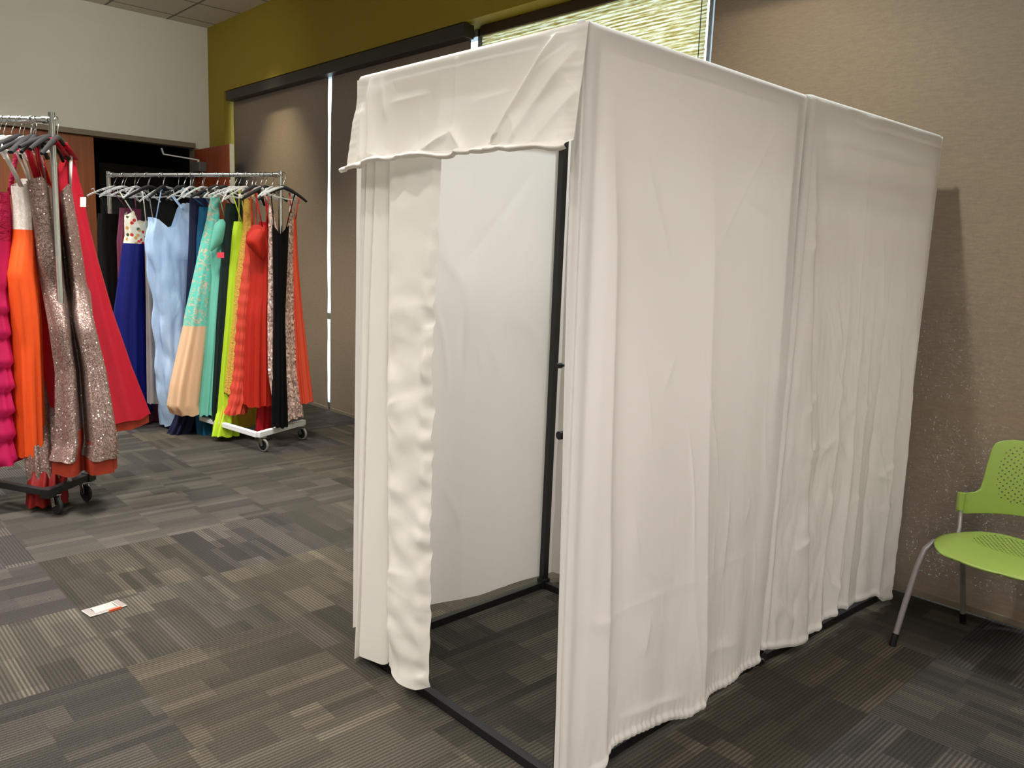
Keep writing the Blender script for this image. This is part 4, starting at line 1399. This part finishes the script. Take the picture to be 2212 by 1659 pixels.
gown(RK1, 128, [(392, 118, 176), (430, 122, 182), (492, 132, 194), (562, 145, 212), (670, 160, 242), (795, 180, 284), (902, 196, 326)], m_crim2, 'raspberry red halter gown with a wide flaring skirt', G1,
     neck=[(-1, 0), (-0.3, -50), (0.3, -50), (1, 24)], straps=((-0.2, -0.3, 0.016), (0.2, 0.35, 0.024)), hang='black', hl='black velvet hanger holding the raspberry red gown', seed=26, depth=0.24, hd=(0.05, 0.12), amp=0.05, pleats=7,
     lining=(16, m_lin), nt=110)
gown(RK1, 112, [(390, 56, 173), (430, 64, 174), (501, 75, 182), (562, 81, 191), (682, 102, 200), (801, 120, 229), (951, 122, 254), (985, 111, 256)], m_seq, 'mauve sequin strapless gown hanging by the rack post', G1,
     split=470, neck=[(-1, 8), (-0.9, 4), (-0.45, -3), (-0.12, 26), (0.02, 34), (0.14, 26), (0.5, 6), (0.9, 10), (1, 14)], groove=[(390, 0.06), (560, 0.06), (700, 0.02), (850, -0.06), (985, -0.08)],
     straps=((0.75, 0.8, 0.006), (0.9, 0.85, 0.006)), strap_mat=m_clearstrap, hang='black', hl='black velvet hanger holding the mauve strapless gown', seed=25, depth=[(380, 0.15), (600, 0.15), (720, -0.02), (985, -0.10)], hd=(0.07, 0.17), amp=0.06, pleats=8,
     lining=(26, m_lin), nt=120, tagp=(173, 426, 186, 447))
rnd = random.Random(5)
for i in range(12):
    t_ = 0.06 + i * 0.135 + rnd.uniform(-0.03, 0.03)
    p = RK2['P'] + RK2['bd'] * t_ + V3((0, 0, RK2['zbar'] - 0.004))
    k = 'black' if i in (1, 4, 7, 9) else 'clear'
    hanger(RK2, p, k, ('black velvet' if k == 'black' else 'clear plastic') + ' hanger with no gown of its own in view, white based rack', 'spare hangers on the white based rack', rnd.uniform(-0.6, 0.6), rnd.uniform(-0.16, 0.16))
for i in range(6):
    t_ = 0.03 + i * 0.075 + rnd.uniform(-0.02, 0.02)
    p = RK1['P'] + RK1['bd'] * t_ + V3((0, 0, RK1['zbar'] - 0.004))
    k = 'black' if i in (0, 1, 4) else 'clear'
    hanger(RK1, p, k, ('black velvet' if k == 'black' else 'clear plastic') + ' hanger with no gown of its own in view, left edge rack', 'spare hangers on the rack at the left edge', rnd.uniform(-0.3, 0.3), rnd.uniform(-0.1, 0.1))

# ------------------------------------------------------------------ light
wd = bpy.data.worlds.new('daylight'); sc.world = wd; wd.use_nodes = True
nt = wd.node_tree; nt.nodes.clear()
wo = nt.nodes.new('ShaderNodeOutputWorld'); bg = nt.nodes.new('ShaderNodeBackground')
tcw = nt.nodes.new('ShaderNodeTexCoord'); spw = nt.nodes.new('ShaderNodeSeparateXYZ'); rp = nt.nodes.new('ShaderNodeValToRGB')
nt.links.new(tcw.outputs['Generated'], spw.inputs[0]); nt.links.new(spw.outputs[2], rp.inputs[0])
rp.color_ramp.elements[0].position = 0.0; rp.color_ramp.elements[0].color = (0.62, 0.74, 0.80, 1)
rp.color_ramp.elements[1].position = 0.5; rp.color_ramp.elements[1].color = (0.86, 0.95, 1.0, 1)
nt.links.new(rp.outputs[0], bg.inputs[0]); bg.inputs[1].default_value = 3.2
nt.links.new(bg.outputs[0], wo.inputs[0])


def area(loc, size, power, col=(1, 0.95, 0.90), tgt=None, spread=2.2):
    d = bpy.data.lights.new('overhead_fill_light', 'AREA'); d.shape = 'DISK'; d.size = size; d.energy = power; d.color = col; d.spread = spread  # overhead fill added to brighten the room, not a real fixture
    o = bpy.data.objects.new('overhead_fill_light', d); C.objects.link(o); o.location = loc
    if tgt is not None:
        o.rotation_euler = (V3(tgt) - V3(loc)).to_track_quat('-Z', 'Y').to_euler()
    return o


def spot(loc, power, angle=80, blend=0.6, tgt=None, col=(1, 0.90, 0.78), rad=0.05):
    d = bpy.data.lights.new('downlight_or_fill', 'SPOT'); d.energy = power; d.color = col; d.spot_size = math.radians(angle); d.spot_blend = blend; d.shadow_soft_size = rad
    o = bpy.data.objects.new('downlight_or_fill', d); C.objects.link(o); o.location = loc
    if tgt is not None:
        o.rotation_euler = (V3(tgt) - V3(loc)).to_track_quat('-Z', 'Y').to_euler()
    return o


area((1.4, -2.6, 3.8), 0.9, 86, (1, 0.95, 0.92))
area((2.5, -0.9, 3.8), 0.9, 42, (1, 0.95, 0.92))
area((-1.6, -2.6, 3.8), 0.9, 66)
area((-3.6, -1.7, 3.8), 0.9, 105, (1, 0.98, 0.92))
area((-2.6, 0.3, 3.8), 0.8, 92, (1, 0.98, 0.92))  # fill added to brighten the gowns on the racks
area((2.4, 0.6, 3.8), 0.8, 34)
area((-5.9, -0.9, 3.8), 0.8, 110, (1, 1, 0.93))
area((-4.6, 0.2, 3.78), 0.5, 13, (1, 1, 0.93), tgt=(-7.7, 1.0, 2.5), spread=1.9)  # extra fill aimed at the left wall, added to lift its brightness
spot((-0.30, 1.0, 3.82), 190, 130, 0.8, col=(0.88, 1.0, 1.0))
spot((-6.15, 1.80, 3.82), 215, 70, 0.9, col=(1, 0.98, 0.80))
spot((-0.75, 1.85, 3.82), 75, 80, 0.9, col=(1, 0.93, 0.78))
spot((-0.6, -1.15, 3.82), 85, 110, 0.7, col=(1, 0.96, 0.92))
spot((-4.1, 1.2, 3.82), 95, 90, 0.9, col=(1, 0.98, 0.86))  # spot added as fill for the brown shade left of the booth

sc.view_settings.view_transform = 'Standard'
sc.view_settings.look = 'None'
sc.view_settings.exposure = 0.0
sc.cycles.max_bounces = 6
sc.cycles.diffuse_bounces = 4
sc.cycles.glossy_bounces = 2
sc.cycles.transparent_max_bounces = 8
sc.cycles.use_adaptive_sampling = True
sc.cycles.adaptive_threshold = 0.03
sc.cycles.caustics_reflective = False
sc.cycles.caustics_refractive = False
sc.cycles.use_denoising = True
sc.cycles.sample_clamp_indirect = 6.0
